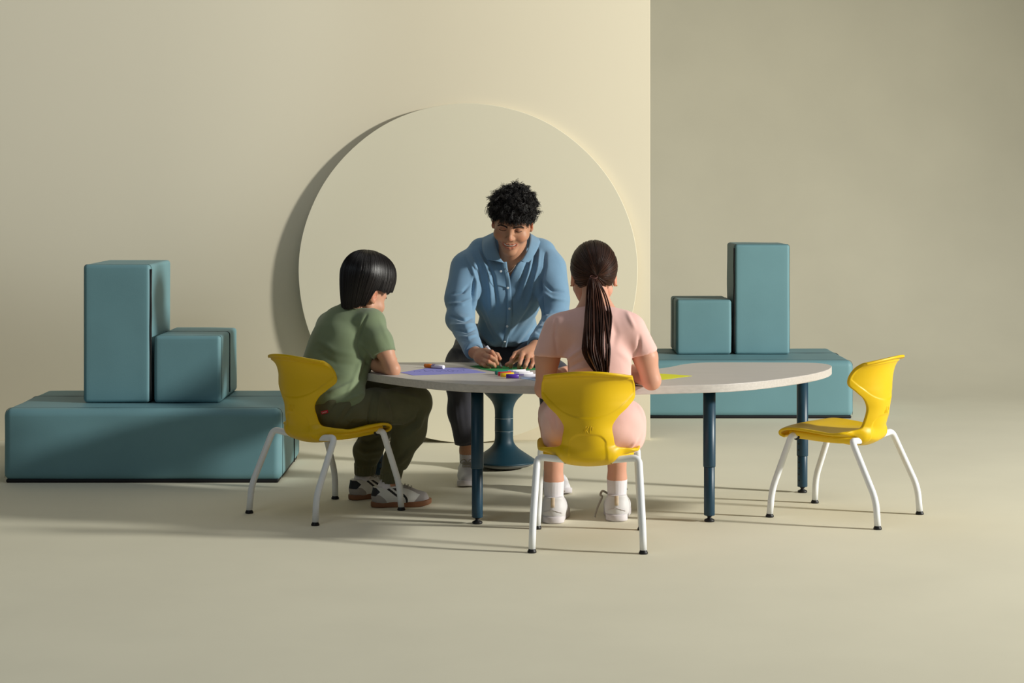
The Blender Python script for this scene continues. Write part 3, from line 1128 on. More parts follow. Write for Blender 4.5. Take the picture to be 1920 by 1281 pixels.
    for s in (-1, 1):
        blob((s * 0.045, -0.075, -0.034), (0.024, 0.03, 0.022), (1.01, 0.90, 0.87))
        blob((s * 0.085, 0.008, -0.004), (0.02, 0.03, 0.035), (1.03, 0.80, 0.74))
    if smile:
        for s in (-1, 1):
            blob((s * 0.032, -0.086, 0.004), (0.020, 0.03, 0.010), (0.78, 0.68, 0.66))  # eyelids: own pigment plus crease and lash shade painted into the tint
    blob((0, -0.108, -0.030), (0.016, 0.02, 0.014), (1.02, 0.86, 0.82))
    if smile:
        ins = (np.abs(V[:, 0]) < 0.033) & (V[:, 1] > -0.0885 + 11.5 * V[:, 0] ** 2) & (V[:, 1] < -0.066) & (np.abs(V[:, 2] + 0.067 - 9 * V[:, 0] ** 2) < 0.0075)
    for ch in (a, b):
        for i in range(len(ch) - 1):
            for q in (0.0, 0.33, 0.66, 1.0):
                p = np.array(ch[i]) * (1 - q) + np.array(ch[i + 1]) * q
                blob(p + np.array([0, -0.002, 0]), (0.0044, 0.008, 0.0040 if ch is a else 0.0072), (0.92, 0.56, 0.58))
    if smile:
        t[ins] = np.array([0.25, 0.10, 0.10])
    return V, Q, t


def tint_like(V, col=(1, 1, 1)):
    return np.tile(np.array(col, float), (len(V), 1))


def hand(h, wrist, forearm, mcp, fingers, thumb, rr, lo, hi, palm=None, elbow_r=None, kp=0.008):
    """skin of a hand and wrist: mcp = 4 knuckles; fingers = 4 joint lists; radii scale rr"""
    f = Field(lo, hi, h)
    f.cone(forearm[0], wrist, forearm[1], 0.0235 * rr, k=0.01, flat=None)
    for i, p in enumerate(mcp):
        r0 = (0.0135, 0.0140, 0.0135, 0.0120)[i] * rr
        f.cone(wrist, p, 0.0185 * rr, r0 * 0.86, k=0.012)
    for i in range(3):
        f.cone(mcp[i], mcp[i + 1], 0.0098 * rr, 0.0095 * rr, k=0.006)
    if palm is not None:
        f.ell(palm[0], palm[1], k=0.012)
    for i, ch in enumerate(fingers):
        r0 = (0.0094, 0.0096, 0.0090, 0.0080)[i] * rr
        n = len(ch)
        rs = [r0 * 1.05] + [r0 * (1.0 - 0.10 * j) for j in range(n)]
        pts = [mcp[i]] + list(ch)
        # tiny base smoothing into the palm, none between fingers
        f.cone(pts[0], pts[1], rs[0], rs[1], k=0.0045)
        for j in range(1, n):
            f.cone(pts[j], pts[j + 1], rs[j], rs[j + 1], k=0.0022)
    rs = [0.0150 * rr, 0.0112 * rr, 0.0100 * rr, 0.0088 * rr]
    for j in range(len(thumb) - 1):
        f.cone(thumb[j], thumb[j + 1], rs[j], rs[j + 1], k=0.007 if j == 0 else 0.003)
    V, Q = f.mesh()
    V = relax(V, Q, 1, 0.35)
    t = tint_like(V)
    tips = [c[-1] for c in fingers] + [thumb[-1]]
    for p in list(mcp) + tips + [c[0] for c in fingers]:
        d = np.linalg.norm(V - np.asarray(p), axis=1)
        w_ = sst(0.018 * rr, 0.006 * rr, d)[:, None]
        t = t * (1 - w_) + w_ * np.array([1.02, 0.84, 0.80])
    nails = []
    for ch in list(fingers) + [thumb]:
        nails.append((np.asarray(ch[-2], float), np.asarray(ch[-1], float)))
    return V, Q, t


def ellipsoid_mesh(c, r, R=None, nu=20, nv=12):
    u = np.arange(nu) * 2 * PI / nu
    v = np.linspace(0.001, PI - 0.001, nv)
    V = np.stack([np.sin(v)[:, None] * np.cos(u), np.sin(v)[:, None] * np.sin(u), np.broadcast_to(np.cos(v)[:, None], (nv, nu))], -1).reshape(-1, 3) * np.array(r)
    if R is not None:
        V = V @ np.asarray(R).T
    i = np.arange(nv - 1)[:, None] * nu
    j = np.arange(nu)[None]
    j2 = (j + 1) % nu
    Q = np.stack([i + j, i + nu + j, i + nu + j2, i + j2], -1).reshape(-1, 4)
    return V + np.asarray(c), Q


def obj_np(name, VQ, m, parent, world=True):
    tint = VQ[2] if len(VQ) > 2 else None
    return link(name, mesh_np(name, VQ[0], VQ[1], tint=tint), m, parent, world=world)


def face_parts(root, R, C, s, closed, brow_up=0.0, teeth=False, HV=None):
    def snap(p, lift):
        d = (HV[:, 0] - p[0]) ** 2 + (HV[:, 2] - p[2]) ** 2 + 10.0 * (HV[:, 1] > -0.03)
        k = np.argsort(d)[:3]
        return np.array([p[0], HV[k, 1].mean() - lift, p[2]])
    for sx in (-1, 1):
        # eyebrow: short hairs set in an arc
        arc = catmull([(sx * 0.0125, -0.0905, 0.0150 + brow_up), (sx * 0.026, -0.0875, 0.0190 + brow_up), (sx * 0.040, -0.0775, 0.0200 + brow_up), (sx * 0.051, -0.066, 0.0150 + brow_up)], 10)
        hs = []
        r_ = np.random.default_rng(3)
        for k in range(260):
            q = r_.uniform(0, 1)
            i = q * (len(arc) - 1.001)
            p = arc[int(i)] * (1 - i % 1) + arc[int(i) + 1] * (i % 1)
            wd = 0.0040 * (1 - 0.55 * q)
            p = snap(p + np.array([0, 0, r_.uniform(-wd, wd)]), 0.0006)
            d = np.array([sx * 0.9, 0.35 * (q > 0.5) + 0.1, 0.5 - 1.0 * q])
            hs.append(np.stack([p + d * 0.0065 * t + np.array([0, -0.0005 - 0.001 * math.sin(t * PI), 0]) for t in (0, 0.5, 1)]))
        V, Q = tubes(np.array(hs), np.array([[0.0006, 0.0006, 0.0003]]), 4, cap=False)
        obj_np('eyebrow', (to_world(V, R, C, s), Q), M_brow, root)
        if closed:
            L = catmull([(sx * 0.0175, -0.0845, 0.0000), (sx * 0.025, -0.0880, -0.0030), (sx * 0.035, -0.0875, -0.0040), (sx * 0.0470, -0.0790, -0.0018)], 8)
            L = np.array([snap(p, 0.0004) for p in L])
            V, Q = tubes(L, 0.0014, 6)
            obj_np('eyelashes', (to_world(V, R, C, s), Q), M_brow, root)
        else:
            V, Q = ellipsoid_mesh((sx * 0.0315, -0.0785, 0.0), (0.0112, 0.0112, 0.0085))
            e = obj_np('eye', (to_world(V, R, C, s), Q), M_eye, root)
            V, Q = ellipsoid_mesh((sx * 0.0315, -0.0865, -0.001), (0.0052, 0.0040, 0.0052))
            obj_np('iris', (to_world(V, R, C, s), Q), M_iris, e)
    if teeth:
        L = np.array([(x, -0.0925 + 12.0 * x * x, -0.0650 + 9.0 * x * x) for x in np.linspace(-0.0275, 0.0275, 23)])
        rad = 0.0042 * (1 - 0.06 * (np.arange(23) % 2)) * np.interp(np.arange(23), [0, 4, 18, 22], [0.45, 1, 1, 0.45])
        V, Q = tubes(L, rad[None], 10)
        obj_np('teeth', (to_world(V, R, C, s), Q), M_tooth, root)


# ---------------------------------------------------------------- shoes
def shoe_field(h=0.003, high=0.0):
    """foot points along +x from heel (0) to toe (0.25); y is width; z up, ground at 0"""
    f = Field((-0.02, -0.06, -0.002), (0.275, 0.06, 0.135), h)
    f.ell((0.045, 0, 0.045), (0.044, 0.034, 0.045), k=0.01)
    f.cone((0.045, 0, 0.040), (0.145, 0.002, 0.042), 0.034, 0.036, k=0.02)
    f.cone((0.145, 0.002, 0.038), (0.208, 0.004, 0.028), 0.040, 0.032, k=0.02)
    f.cone((0.060, 0, 0.060), (0.120, 0, 0.064), 0.030, 0.028, k=0.02)
    f.cone((0.042, 0, 0.060), (0.036, 0, 0.082 + high), 0.031, 0.030, k=0.012)
    f.cone((0.065, 0, 0.060), (0.080, 0, 0.080 + high), 0.029, 0.028, k=0.015)
    f.fn(lambda X, Y, Z: -(0.016 - Z) * -1.0 * -1.0 + 0 * X + 0 * Y, k=0.004)  # flat underside of the upper
    # opening for the ankle
    f.ell((0.058, 0, 0.104 + high), (0.036, 0.024, 0.034), k=0.008, mode='cut')
    f.fn(lambda X, Y, Z: (0.088 + high + 0.10 * np.clip(X - 0.09, -1, 0.02) ** 1 * 0.4 - Z) + 0 * Y, k=0.005)
    return f


def sole_mesh(th=0.022, w=1.0, flare=1.0):
    ol = [(-0.002, 0), (0.006, 0.022), (0.03, 0.034), (0.08, 0.035), (0.13, 0.040), (0.175, 0.046), (0.215, 0.042), (0.240, 0.028), (0.250, 0.006),
          (0.246, -0.018), (0.225, -0.036), (0.185, -0.041), (0.13, -0.035), (0.08, -0.032), (0.03, -0.033), (0.006, -0.022)]
    o2 = catmull([(x, y * w, 0) for x, y in ol], 5, closed=True)[:, :2]
    n = len(o2)
    c = o2.mean(0)
    rings = []
    for s, z in ((0.0, 0.0), (0.9, 0.0), (0.985, 0.0015), (1.0, 0.005), (1.0 * flare, th * 0.5), (1.0, th - 0.003), (0.985, th), (0.8, th), (0.0, th)):
        p = c + (o2 - c) * s
        spring = 0.010 * np.clip((p[:, 0] - 0.17) / 0.08, 0, 1) ** 2
        rings.append(np.stack([p[:, 0], p[:, 1], z + spring], 1))
    V = np.vstack(rings)
    idx = np.arange(len(rings) * n).reshape(len(rings), n)
    idx = np.hstack([idx, idx[:, :1]])
    Q = np.stack([idx[:-1, :-1], idx[:-1, 1:], idx[1:, 1:], idx[1:, :-1]], -1).reshape(-1, 4)
    return V, Q


def surf_y(V, x, z, side):
    "outermost |y| of the shoe surface near (x, z) on one side"
    m = (V[:, 1] * side > 0)
    W = V[m]
    d = (W[:, 0] - x) ** 2 + (W[:, 2] - z) ** 2
    return W[np.argsort(d)[:4], 1].mean()


def patch_on(V, poly_fn, side, lift=0.0012, nx=26, nz=14):
    "a thin overlay following the side of the shoe; poly_fn(u,v)->(x,z)"
    g = []
    for i in range(nx):
        for j in range(nz):
            x, z = poly_fn(i / (nx - 1), j / (nz - 1))
            g.append((x, surf_y(V, x, z, side) + side * lift, z))
    return np.array(g), grid_quads(nx, nz)


def make_shoe(root, heel, toe, wide, m_up, m_sole, kind, m_lace, lift_heel=0.0, sock=None):
    heel = np.asarray(heel, float); toe = np.asarray(toe, float)
    d = toe - heel; L = np.linalg.norm(d[:2]); s = L / 0.25
    ux = np.array([d[0], d[1], 0]) / L
    uy = np.array([-ux[1], ux[0], 0])
    R = np.stack([ux, uy, np.array([0, 0, 1.0])], 1)

    def W(V):
        return (V * np.array([1, wide, 1 + (wide - 1) * 0.4])) @ R.T * s + np.array([heel[0], heel[1], 0.0005])
    V, Q = shoe_field(h=0.0016 if kind == 'retro' else 0.003, high=0.008 if kind == 'high' else 0.0).mesh()
    V = relax(V, Q, 1, 0.5)
    Vl = V.copy()
    sh = obj_np('shoe', (W(V), Q) + ((retro_tint(V),) if kind == 'retro' else ()), m_up, root)
    Vs, Qs = sole_mesh(0.024 if kind != 'retro' else 0.022)
    obj_np('sole', (W(Vs), Qs), m_sole, sh)
    # laces
    pp = []
    for k in range(5):
        x = 0.112 + k * 0.0135
        zt = 0.088 - k * 0.0052
        pts = catmull([(x - 0.004, -0.020, zt - 0.012), (x, -0.010, zt + 0.0005), (x, 0.010, zt + 0.0005), (x + 0.004, 0.020, zt - 0.012)], 5)
        for i in range(len(pts)):
            W_ = Vl[np.abs(Vl[:, 1] - pts[i, 1]) < 0.006]
            W_ = W_[np.abs(W_[:, 0] - pts[i, 0]) < 0.006]
            if len(W_):
                pts[i, 2] = W_[:, 2].max() + 0.0015
        pp.append(tubes(pts, 0.0024, 6, flat=0.6))
    # bow
    x0 = 0.108
    zb = Vl[(np.abs(Vl[:, 0] - x0) < 0.006) & (np.abs(Vl[:, 1]) < 0.006)][:, 2].max()
    for sd in (-1, 1):
        pp.append(tubes(catmull([(x0, 0, zb + 0.002), (x0 - 0.004, sd * 0.014, zb + 0.016), (x0 + 0.006, sd * 0.030, zb + 0.004), (x0 + 0.004, sd * 0.014, zb - 0.001), (x0, 0, zb + 0.002)], 6), 0.0019, 6))
    V2, Q2 = join(pp)
    obj_np('laces', (W(V2), Q2), m_lace, sh)
    return sh, W, Vl


# ================================================================ the man
M_skin_m = skin_mat('tan_skin', (190, 140, 111))
M_shirt = mat('light_blue_cotton', (116, 150, 177), rough=0.85, spec=0.15, bump=0.08, bscale=700, sheen=0.25, vary=0.03, vscale=30)
M_btn = mat('shirt_button', (214, 222, 226), rough=0.35)
M_trou = mat('charcoal_trousers', (58, 58, 66), rough=0.85, spec=0.15, bump=0.2, bscale=500, sheen=0.2)
M_trou_b = mat('black_waist', (16, 16, 18), rough=0.8)
M_shoe_w = mat('white_leather', (214, 212, 214), rough=0.5, spec=0.4, bump=0.1, bscale=90)
M_sole_w = mat('white_sole', (214, 208, 212), rough=0.6)
M_lace_g = mat('grey_lace', (168, 162, 150), rough=0.8)
M_sock = mat('white_sock', (226, 222, 228), rough=0.9, bump=0.12, bscale=260, sheen=0.3)

pelvis = P(936, 655, 8.32)
hipR, hipL = P(905, 665, 8.27), P(980, 665, 8.27)
kneeR, kneeL = P(868, 712, 7.86), np.array([0.17, 7.84, 0.455])
ankR, ankL = np.array([-0.1875, 7.972, 0.13]), np.array([0.166, 7.777, 0.13])
chest = P(950, 560, 8.02)
shR, shL = P(876, 504, 7.97), P(1030, 504, 7.97)
elR, elL = P(863, 598, 7.84), P(1043, 600, 7.86)
wrR, wrL = P(890, 661, 7.575), P(1004, 650, 7.585)
neck = P(962, 492, 7.94)
HC = P(961, 416.5, 7.86)
cr, sr_ = math.cos(math.radians(5)), math.sin(math.radians(5))
roll = np.array([[cr, 0, sr_], [0, 1, 0], [-sr_, 0, cr]])
p_ = math.radians(23)
pit = np.array([[1, 0, 0], [0, math.cos(p_), -math.sin(p_)], [0, math.sin(p_), math.cos(p_)]])
yw = math.radians(-4)
yaw = np.array([[math.cos(yw), -math.sin(yw), 0], [math.sin(yw), math.cos(yw), 0], [0, 0, 1]])
HR = roll @ yaw @ pit

parts = []
V, Q, t = head_mesh(smile=True, closed=True)
HVm = V
parts.append((to_world(V, HR, HC), Q, t))
# neck and open chest
f = Field((-0.16, 7.72, 0.70), (0.18, 8.16, 1.13), 0.004)
hb = to_world(np.array([[0, 0.018, -0.045], [0, -0.01, -0.07]]), HR, HC)
f.cone(neck + np.array([0, 0.035, -0.005]), hb[0], 0.056, 0.062, k=0.02)
f.cone(neck + np.array([0, 0.015, -0.02]), hb[1], 0.050, 0.045, k=0.02)
f.cone(neck + np.array([-0.008, 0.025, -0.07]), neck + np.array([0, 0.02, 0.0]), 0.040, 0.050, k=0.02)
f.ell(P(953, 545, 8.04), (0.085, 0.070, 0.105), k=0.04)
f.cone(neck + np.array([-0.02, 0.06, 0]), shR + np.array([0.07, 0.03, -0.01]), 0.035, 0.03, k=0.03)
f.cone(neck + np.array([0.02, 0.06, 0]), shL + np.array([-0.07, 0.03, -0.01]), 0.035, 0.03, k=0.03)
for s in (-1, 1):   # collar bones and neck cords
    f.cone(P(956 + s * 5, 507, 7.915), P(956 + s * 22, 503, 7.94), 0.006, 0.005, k=0.012)
V, Q = f.mesh()
parts.append((V, Q, tint_like(V)))
# right hand, gripping the marker
mR = [P(910, 658, 7.525), P(908, 666, 7.505), P(906, 674.5, 7.50), P(903, 682, 7.505)]
fR = [[P(922, 660.5, 7.478), P(928.5, 669, 7.470), P(930, 677, 7.474)],
      [P(920, 670, 7.455), P(929, 676, 7.455), P(932.5, 682.5, 7.470)],
      [P(916, 679, 7.447), P(925, 683.5, 7.450), P(928, 688.0, 7.470)],
      [P(910, 686, 7.462), P(918, 688.5, 7.462), P(922, 690.0, 7.480)]]
tR = [P(898, 667, 7.55), P(921, 663, 7.525), P(932, 665.5, 7.505), P(937, 673.5, 7.492)]
V, Q, t = hand(0.0019, wrR, (P(874, 640, 7.68), 0.028), mR, fR, tR, 1.0, (-0.24, 7.40, 0.500), (-0.02, 7.72, 0.68),
               palm=(P(901, 671, 7.53), (0.026, 0.028, 0.024)))
parts.append((V, Q, t))
# left hand, fingertips on the paper
mL = [P(967, 664, 7.515), P(979.5, 663.5, 7.505), P(990.5, 667, 7.505), P(1000, 673, 7.515)]
fL = [[P(960.5, 673, 7.475), P(957.5, 682, 7.462), P(957.5, 688.5, 7.465)],
      [P(977, 673.5, 7.452), P(974.5, 683, 7.435), P(973.0, 689.8, 7.440)],
      [P(989, 676, 7.448), P(985.5, 685, 7.430), P(983.0, 691.0, 7.432)],
      [P(999.5, 680, 7.460), P(996.5, 687, 7.448), P(993.5, 691.5, 7.446)]]
tL = [P(988, 662, 7.56), P(969, 673, 7.535), P(959, 680, 7.515), P(950.5, 684.5, 7.505)]
V, Q, t = hand(0.0019, wrL, (P(1014, 636, 7.68), 0.028), mL, fL, tL, 1.0, (-0.05, 7.38, 0.500), (0.17, 7.74, 0.70),
               palm=(P(987, 664, 7.53), (0.030, 0.030, 0.018)))
parts.append((V, Q, t))
# torso, arms and legs under the clothes
f = Field((-0.34, 7.56, 0.0), (0.36, 8.50, 1.02), 0.008)
f.ell(chest + np.array([0, 0.02, 0]), (0.10, 0.06, 0.11), k=0.04)
f.cone(chest + np.array([0, 0.04, 0]), pelvis + np.array([0, 0.03, 0.0]), 0.060, 0.07, k=0.03)
f.chain([shR, elR, P(878, 645, 7.68)], [0.04, 0.034, 0.028], k=0.03)
f.chain([shL, elL, P(1012, 640, 7.68)], [0.04, 0.034, 0.028], k=0.03)
f.cone(shR, shL, 0.035, 0.035, k=0.03)
f.cone(neck + np.array([0, 0.03, -0.02]), chest, 0.04, 0.05, k=0.03)
f.chain([hipR, kneeR, ankR, ankR - np.array([0, 0, 0.06])], [0.06, 0.04, 0.029, 0.024], k=0.03)
f.chain([hipL, kneeL, ankL, ankL - np.array([0, 0, 0.06])], [0.06, 0.04, 0.029, 0.024], k=0.03)
f.cone(hipR, hipL, 0.07, 0.07, k=0.04)
V, Q = f.mesh()
parts.append((V, Q, tint_like(V)))
V, Q, t = join(parts)
me = mesh_np('person', V, Q, tint=t)
man = link('person', me, M_skin_m)
org = np.array([SP[0], SP[1], 0.0])
me.transform(Matrix.Translation(Vector(-org)))
man.location = org
tag(man, 'young man with curly black hair in a light blue shirt, leaning over the table', 'person')

face_parts(man, HR, HC, 1.0, True, teeth=True, HV=HVm)
# necklace
L = catmull([P(944, 492, 7.885), P(948, 503, 7.868), P(954.5, 511, 7.862), P(962, 504, 7.868), P(970, 492, 7.88)], 8)
tube_obj('necklace', L, 0.0009, mat('silver_chain', (190, 180, 165), rough=0.3, metal=0.8), man, sides=6, world=True)

# hair of the man: a cap plus several hundred curls
def hair_cap(inflate, hem, h=0.003, zc=0.034, extra=None, smooth=0.006):
    f = Field((-0.14, -0.15, -0.12), (0.14, 0.16, 0.19), h)
    f.ell((0, 0.014, zc), (0.077 + inflate[0], 0.096 + inflate[1], 0.082 + inflate[2]), k=0.001)
    if extra:
        for e in extra:
            f.ell(e[0], e[1], k=e[2])
    f.fn(lambda X, Y, Z: Z - hem(X, Y), k=smooth)
    return f


def hem_man(X, Y):
    a = np.clip((Y + 0.095) / 0.06, 0, 1)      # front fringe -> temple
    b = np.clip((Y - 0.01) / 0.06, 0, 1)       # behind the ear -> nape
    return 0.058 - 0.042 * a - 0.062 * b + 0 * X


f = hair_cap((0.011, 0.010, 0.020), hem_man, extra=[((0, -0.040, 0.080), (0.066, 0.046, 0.026), 0.02)])
V, Q = f.mesh()
N = vnormals(V, Q)
V = crumple(V, N, 0.004, 130, 2)
obj_np('hair', (to_world(V, HR, HC), Q), M_scalp, man)
hair = man.children[-1]
r_ = np.random.default_rng(21)
L = []
tt = np.linspace(0, 1, 15)
nc_ = 0
while nc_ < 470:
    d = r_.normal(size=3); d /= np.linalg.norm(d)
    p = np.array([0, 0.014, 0.042]) + d * np.array([0.090, 0.106, 0.103])
    if p[2] < hem_man(p[0], p[1]) + 0.006:
        continue
    up_w = sst(0.02, 0.09, p[2])
    if r_.uniform() > 0.45 + 0.55 * up_w:
        continue
    if p[1] > 0.07 and r_.uniform() < 0.6:
        continue
    nc_ += 1
    outd = d.copy()
    length = r_.uniform(0.022, 0.046) * (0.40 + 0.60 * up_w)
    g = outd * 0.55 + np.array([0, -0.35 * (p[1] < -0.02), -0.30]) + r_.normal(size=3) * 0.55
    g /= np.linalg.norm(g)
    a1 = np.cross(g, r_.normal(size=3)); a1 /= np.linalg.norm(a1)
    a2 = np.cross(g, a1)
    cr_ = r_.uniform(0.005, 0.0105)
    turns = r_.uniform(0.7, 1.5)
    ph = r_.uniform(0, 2 * PI)
    for k in range(13):       # strands of one lock curl together
        ang = ph + r_.normal() * 0.22 + tt * turns * 2 * PI * r_.uniform(0.9, 1.12)
        amp = cr_ * r_.uniform(0.8, 1.15) * np.minimum(1, tt * 2.5 + 0.1)
        pj = p + r_.normal(size=3) * 0.0036
        pts = pj[None] - outd * 0.006 + g * (tt[:, None] * length * r_.uniform(0.8, 1.15)) + a1 * (amp * np.cos(ang))[:, None] + a2 * (amp * np.sin(ang))[:, None]
        pts[:, 2] -= 0.010 * tt ** 2
        L.append(pts)
# forehead locks
for k in range(200):
    x = r_.uniform(-0.050, 0.062)
    p = np.array([x, -0.086 + 7.0 * x * x, 0.062 + r_.uniform(-0.01, 0.02)])
    tt = np.linspace(0, 1, 15)
    cr_ = r_.uniform(0.003, 0.007)
    ph = r_.uniform(0, 2 * PI)
    ln = r_.uniform(0.018, 0.046) * (1.0 if x > -0.01 else 0.65)
    pts = p[None] + np.stack([cr_ * np.cos(ph + tt * 9) + r_.uniform(-0.01, 0.01) * tt, -0.012 * np.sin(tt * PI * 0.8) - cr_ * 0.6 * np.sin(ph + tt * 9) - 0.004, -ln * tt], 1)
    L.append(pts)
L = np.array(L)
R_ = np.broadcast_to(np.interp(np.linspace(0, 1, 15), [0, 0.5, 1], [0.0010, 0.0009, 0.0004]), (len(L), 15)) * r_.uniform(0.7, 1.25, (len(L), 1))
V, Q = tubes(L, R_, 4, cap=False)
obj_np('curls', (to_world(V, HR, HC), Q), M_hair_c, hair)

# shirt
f = Field((-0.36, 7.54, 0.47), (0.36, 8.50, 1.06), 0.0045)
f.ell(P(951, 545, 8.03), (0.158, 0.108, 0.135), k=0.03)
f.ell(P(915, 528, 7.985), (0.075, 0.070, 0.080), k=0.05)
f.ell(P(990, 528, 7.985), (0.075, 0.070, 0.080), k=0.05)
f.cone(P(951, 560, 8.05), P(951, 620, 8.16), 0.122, 0.112, k=0.05)
f.ell(P(951, 622, 8.14), (0.122, 0.11, 0.085), k=0.05)
f.cone(P(907, 503, 7.985), P(995, 503, 7.985), 0.070, 0.070, k=0.05)
f.chain([P(938, 461, 8.03), P(903, 472, 8.01), shR + np.array([0.005, 0.01, 0])], [0.048, 0.050, 0.056], k=0.035)
f.chain([P(986, 461, 8.03), P(1016, 474, 8.01), shL + np.array([-0.005, 0.01, 0])], [0.048, 0.050, 0.056], k=0.035)
f.cone(neck + np.array([0, 0.02, -0.01]), neck + np.array([0.0, 0.035, 0.035]), 0.075, 0.062, k=0.03)
f.chain([shR, elR], [0.060, 0.054], k=0.045)
f.cone(shR, P(862, 560, 7.90), 0.064, 0.064, k=0.03)
f.chain([elR, P(886, 653, 7.60)], [0.056, 0.040], k=0.03)
f.chain([shL, elL], [0.060, 0.054], k=0.045)
f.cone(shL, P(1040, 560, 7.90), 0.064, 0.062, k=0.03)
f.chain([elL, P(1009, 641, 7.62)], [0.055, 0.040], k=0.03)
# hem
f.plane(P(940, 650, 8.1), (0.0, -0.35, -1.0), k=0.006, box=(np.array([-0.20, 7.9, 0.45]), np.array([0.20, 8.5, 0.62])))
f.plane(P(889, 659, 7.575), P(889, 659, 7.575) - elR, k=0.004, box=(P(889, 659, 7.60) - 0.085, P(889, 659, 7.56) + 0.085))
f.plane(P(1005.5, 648, 7.60), P(1005.5, 648, 7.60) - elL, k=0.004, box=(P(1005, 648, 7.62) - 0.085, P(1005, 648, 7.57) + 0.085))
# neck opening: a V down the front
f.cone(neck + np.array([0, -0.01, 0.045]), neck + np.array([0, -0.03, 0.16]), 0.054, 0.068, k=0.008, mode='cut')
vt = P(953, 524, 7.90)


def vcut(X, Y, Z):
    zz = (Z - vt[2])
    xc = vt[0] + zz * 0.10
    hw = zz * 0.46
    return np.maximum(np.maximum(np.abs(X - xc) - hw, (Y - 7.955)), (0.0 - zz))


f.fn(lambda X, Y, Z: -vcut(X, Y, Z), k=0.004, mode='cut') if False else None
s_ = (slice(None),) * 3
Xg, Yg, Zg = f._g(s_)
f._merge(s_, vcut(Xg, Yg, Zg).astype(np.float32), 0.005, 'cut')
V, Q = f.mesh()
V = relax(V, Q, 2, 0.5)
N = vnormals(V, Q)
V = crumple(V, N, 0.0022, 32, 1.0, (1, 1, 0.5))
FO = [  # path, width px, height m
    ([(872, 478), (884, 500), (892, 530), (893, 560)], 4.5, 0.007), ([(884, 472), (898, 500), (905, 540)], 4, -0.007),
    ([(893, 466), (912, 500), (920, 545), (922, 580)], 5, 0.008), ([(901, 468), (925, 520), (932, 570)], 4, -0.006),
    ([(1012, 470), (1010, 500), (1000, 540), (985, 580)], 4.5, 0.008), ([(1022, 474), (1021, 500), (1013, 530), (1008, 560)], 4, -0.008),
    ([(1000, 470), (990, 510), (975, 560)], 4.5, 0.008), ([(993, 478), (980, 520), (966, 560)], 4, -0.006),
    ([(890, 520), (888, 550), (890, 590)], 3.5, -0.012), ([(1013, 520), (1015, 560), (1018, 600)], 3.5, -0.012),
    ([(880, 535), (868, 548), (848, 552)], 3.5, -0.006), ([(885, 560), (866, 570), (842, 570)], 4, 0.006),
    ([(1020, 530), (1035, 545), (1055, 546)], 3.5, -0.006), ([(1018, 548), (1035, 560), (1058, 562)], 4, 0.006),
    ([(1020, 590), (1036, 584), (1058, 582)], 3, -0.006), ([(1020, 598), (1036, 594), (1058, 594)], 3, 0.006),
    ([(890, 595), (872, 600), (846, 594)], 3.5, -0.007), ([(892, 606), (872, 612), (846, 608)], 3.5, 0.007), ([(894, 616), (875, 622), (852, 618)], 3, -0.006),
    ([(892, 628), (878, 634), (860, 630)], 3, 0.005), ([(896, 640), (884, 645), (868, 640)], 2.5, -0.004),
    ([(1010, 612), (1025, 616), (1044, 610)], 3, 0.006), ([(1006, 622), (1020, 628), (1036, 622)], 3, -0.005),
    ([(905, 560), (918, 590), (930, 620), (945, 642)], 6, 0.006), ([(898, 585), (910, 615), (925, 640)], 5, -0.006),
    ([(1008, 585), (990, 610), (970, 640)], 6, 0.007), ([(1000, 570), (980, 600), (958, 630)], 5, -0.005),
    ([(895, 612), (910, 632), (930, 648)], 4, 0.005), ([(1004, 610), (990, 630), (975, 646)], 4, -0.005)]
for pth, w_, h_ in FO:
    V = fold(V, N, pth, w_ * 0.75, h_ * 1.6)
shirt = obj_np('shirt', (V, Q), M_shirt, man)
SV, SN = V, vnormals(V, Q)


def front_y(V, px, py, default, rad=4.0):
    "distance of the nearest front surface at a pixel"
    X = 960 + V[:, 0] * F / V[:, 1]; Z = HY + (CH - V[:, 2]) * F / V[:, 1]
    m = (np.abs(X - px) < rad) & (np.abs(Z - py) < rad)
    return V[m, 1].min() if m.any() else default


# collar: two folded leaves
def ribbon(name, inner, outer, th, m, parent, n=10, nv=6, bulge=0.004):
    A = catmull(inner, n); B = catmull(outer, n)
    k = min(len(A), len(B))
    A, B = A[:k], B[:k]
    g = []
    for j in range(nv):
        q = j / (nv - 1)
        g.append(A * (1 - q) + B * q + np.array([0, -bulge * math.sin(PI * q), 0]))
    G_ = np.array(g)
    dv = np.gradient(G_, axis=0); du = np.gradient(G_, axis=1)
    Nn = np.cross(du, dv); Nn /= np.linalg.norm(Nn, axis=2, keepdims=True) + 1e-9
    a_, b_ = G_ + Nn * th / 2, G_ - Nn * th / 2
    nvv, nuu = G_.shape[:2]
    idx = np.arange(nvv * nuu).reshape(nvv, nuu)
    Qa = np.stack([idx[:-1, :-1], idx[1:, :-1], idx[1:, 1:], idx[:-1, 1:]], -1).reshape(-1, 4)
    ring = np.concatenate([idx[0, :], idx[1:, -1], idx[-1, -2::-1], idx[-2:0:-1, 0]])
    r2 = np.roll(ring, -1)
    off = nvv * nuu
    Qc = np.stack([ring, r2, r2 + off, ring + off], -1)
    V = np.vstack([a_.reshape(-1, 3), b_.reshape(-1, 3)])
    Qq = np.vstack([Qa, Qa[:, ::-1] + off, Qc])
    return obj_np(name, (V, Qq), m, parent)


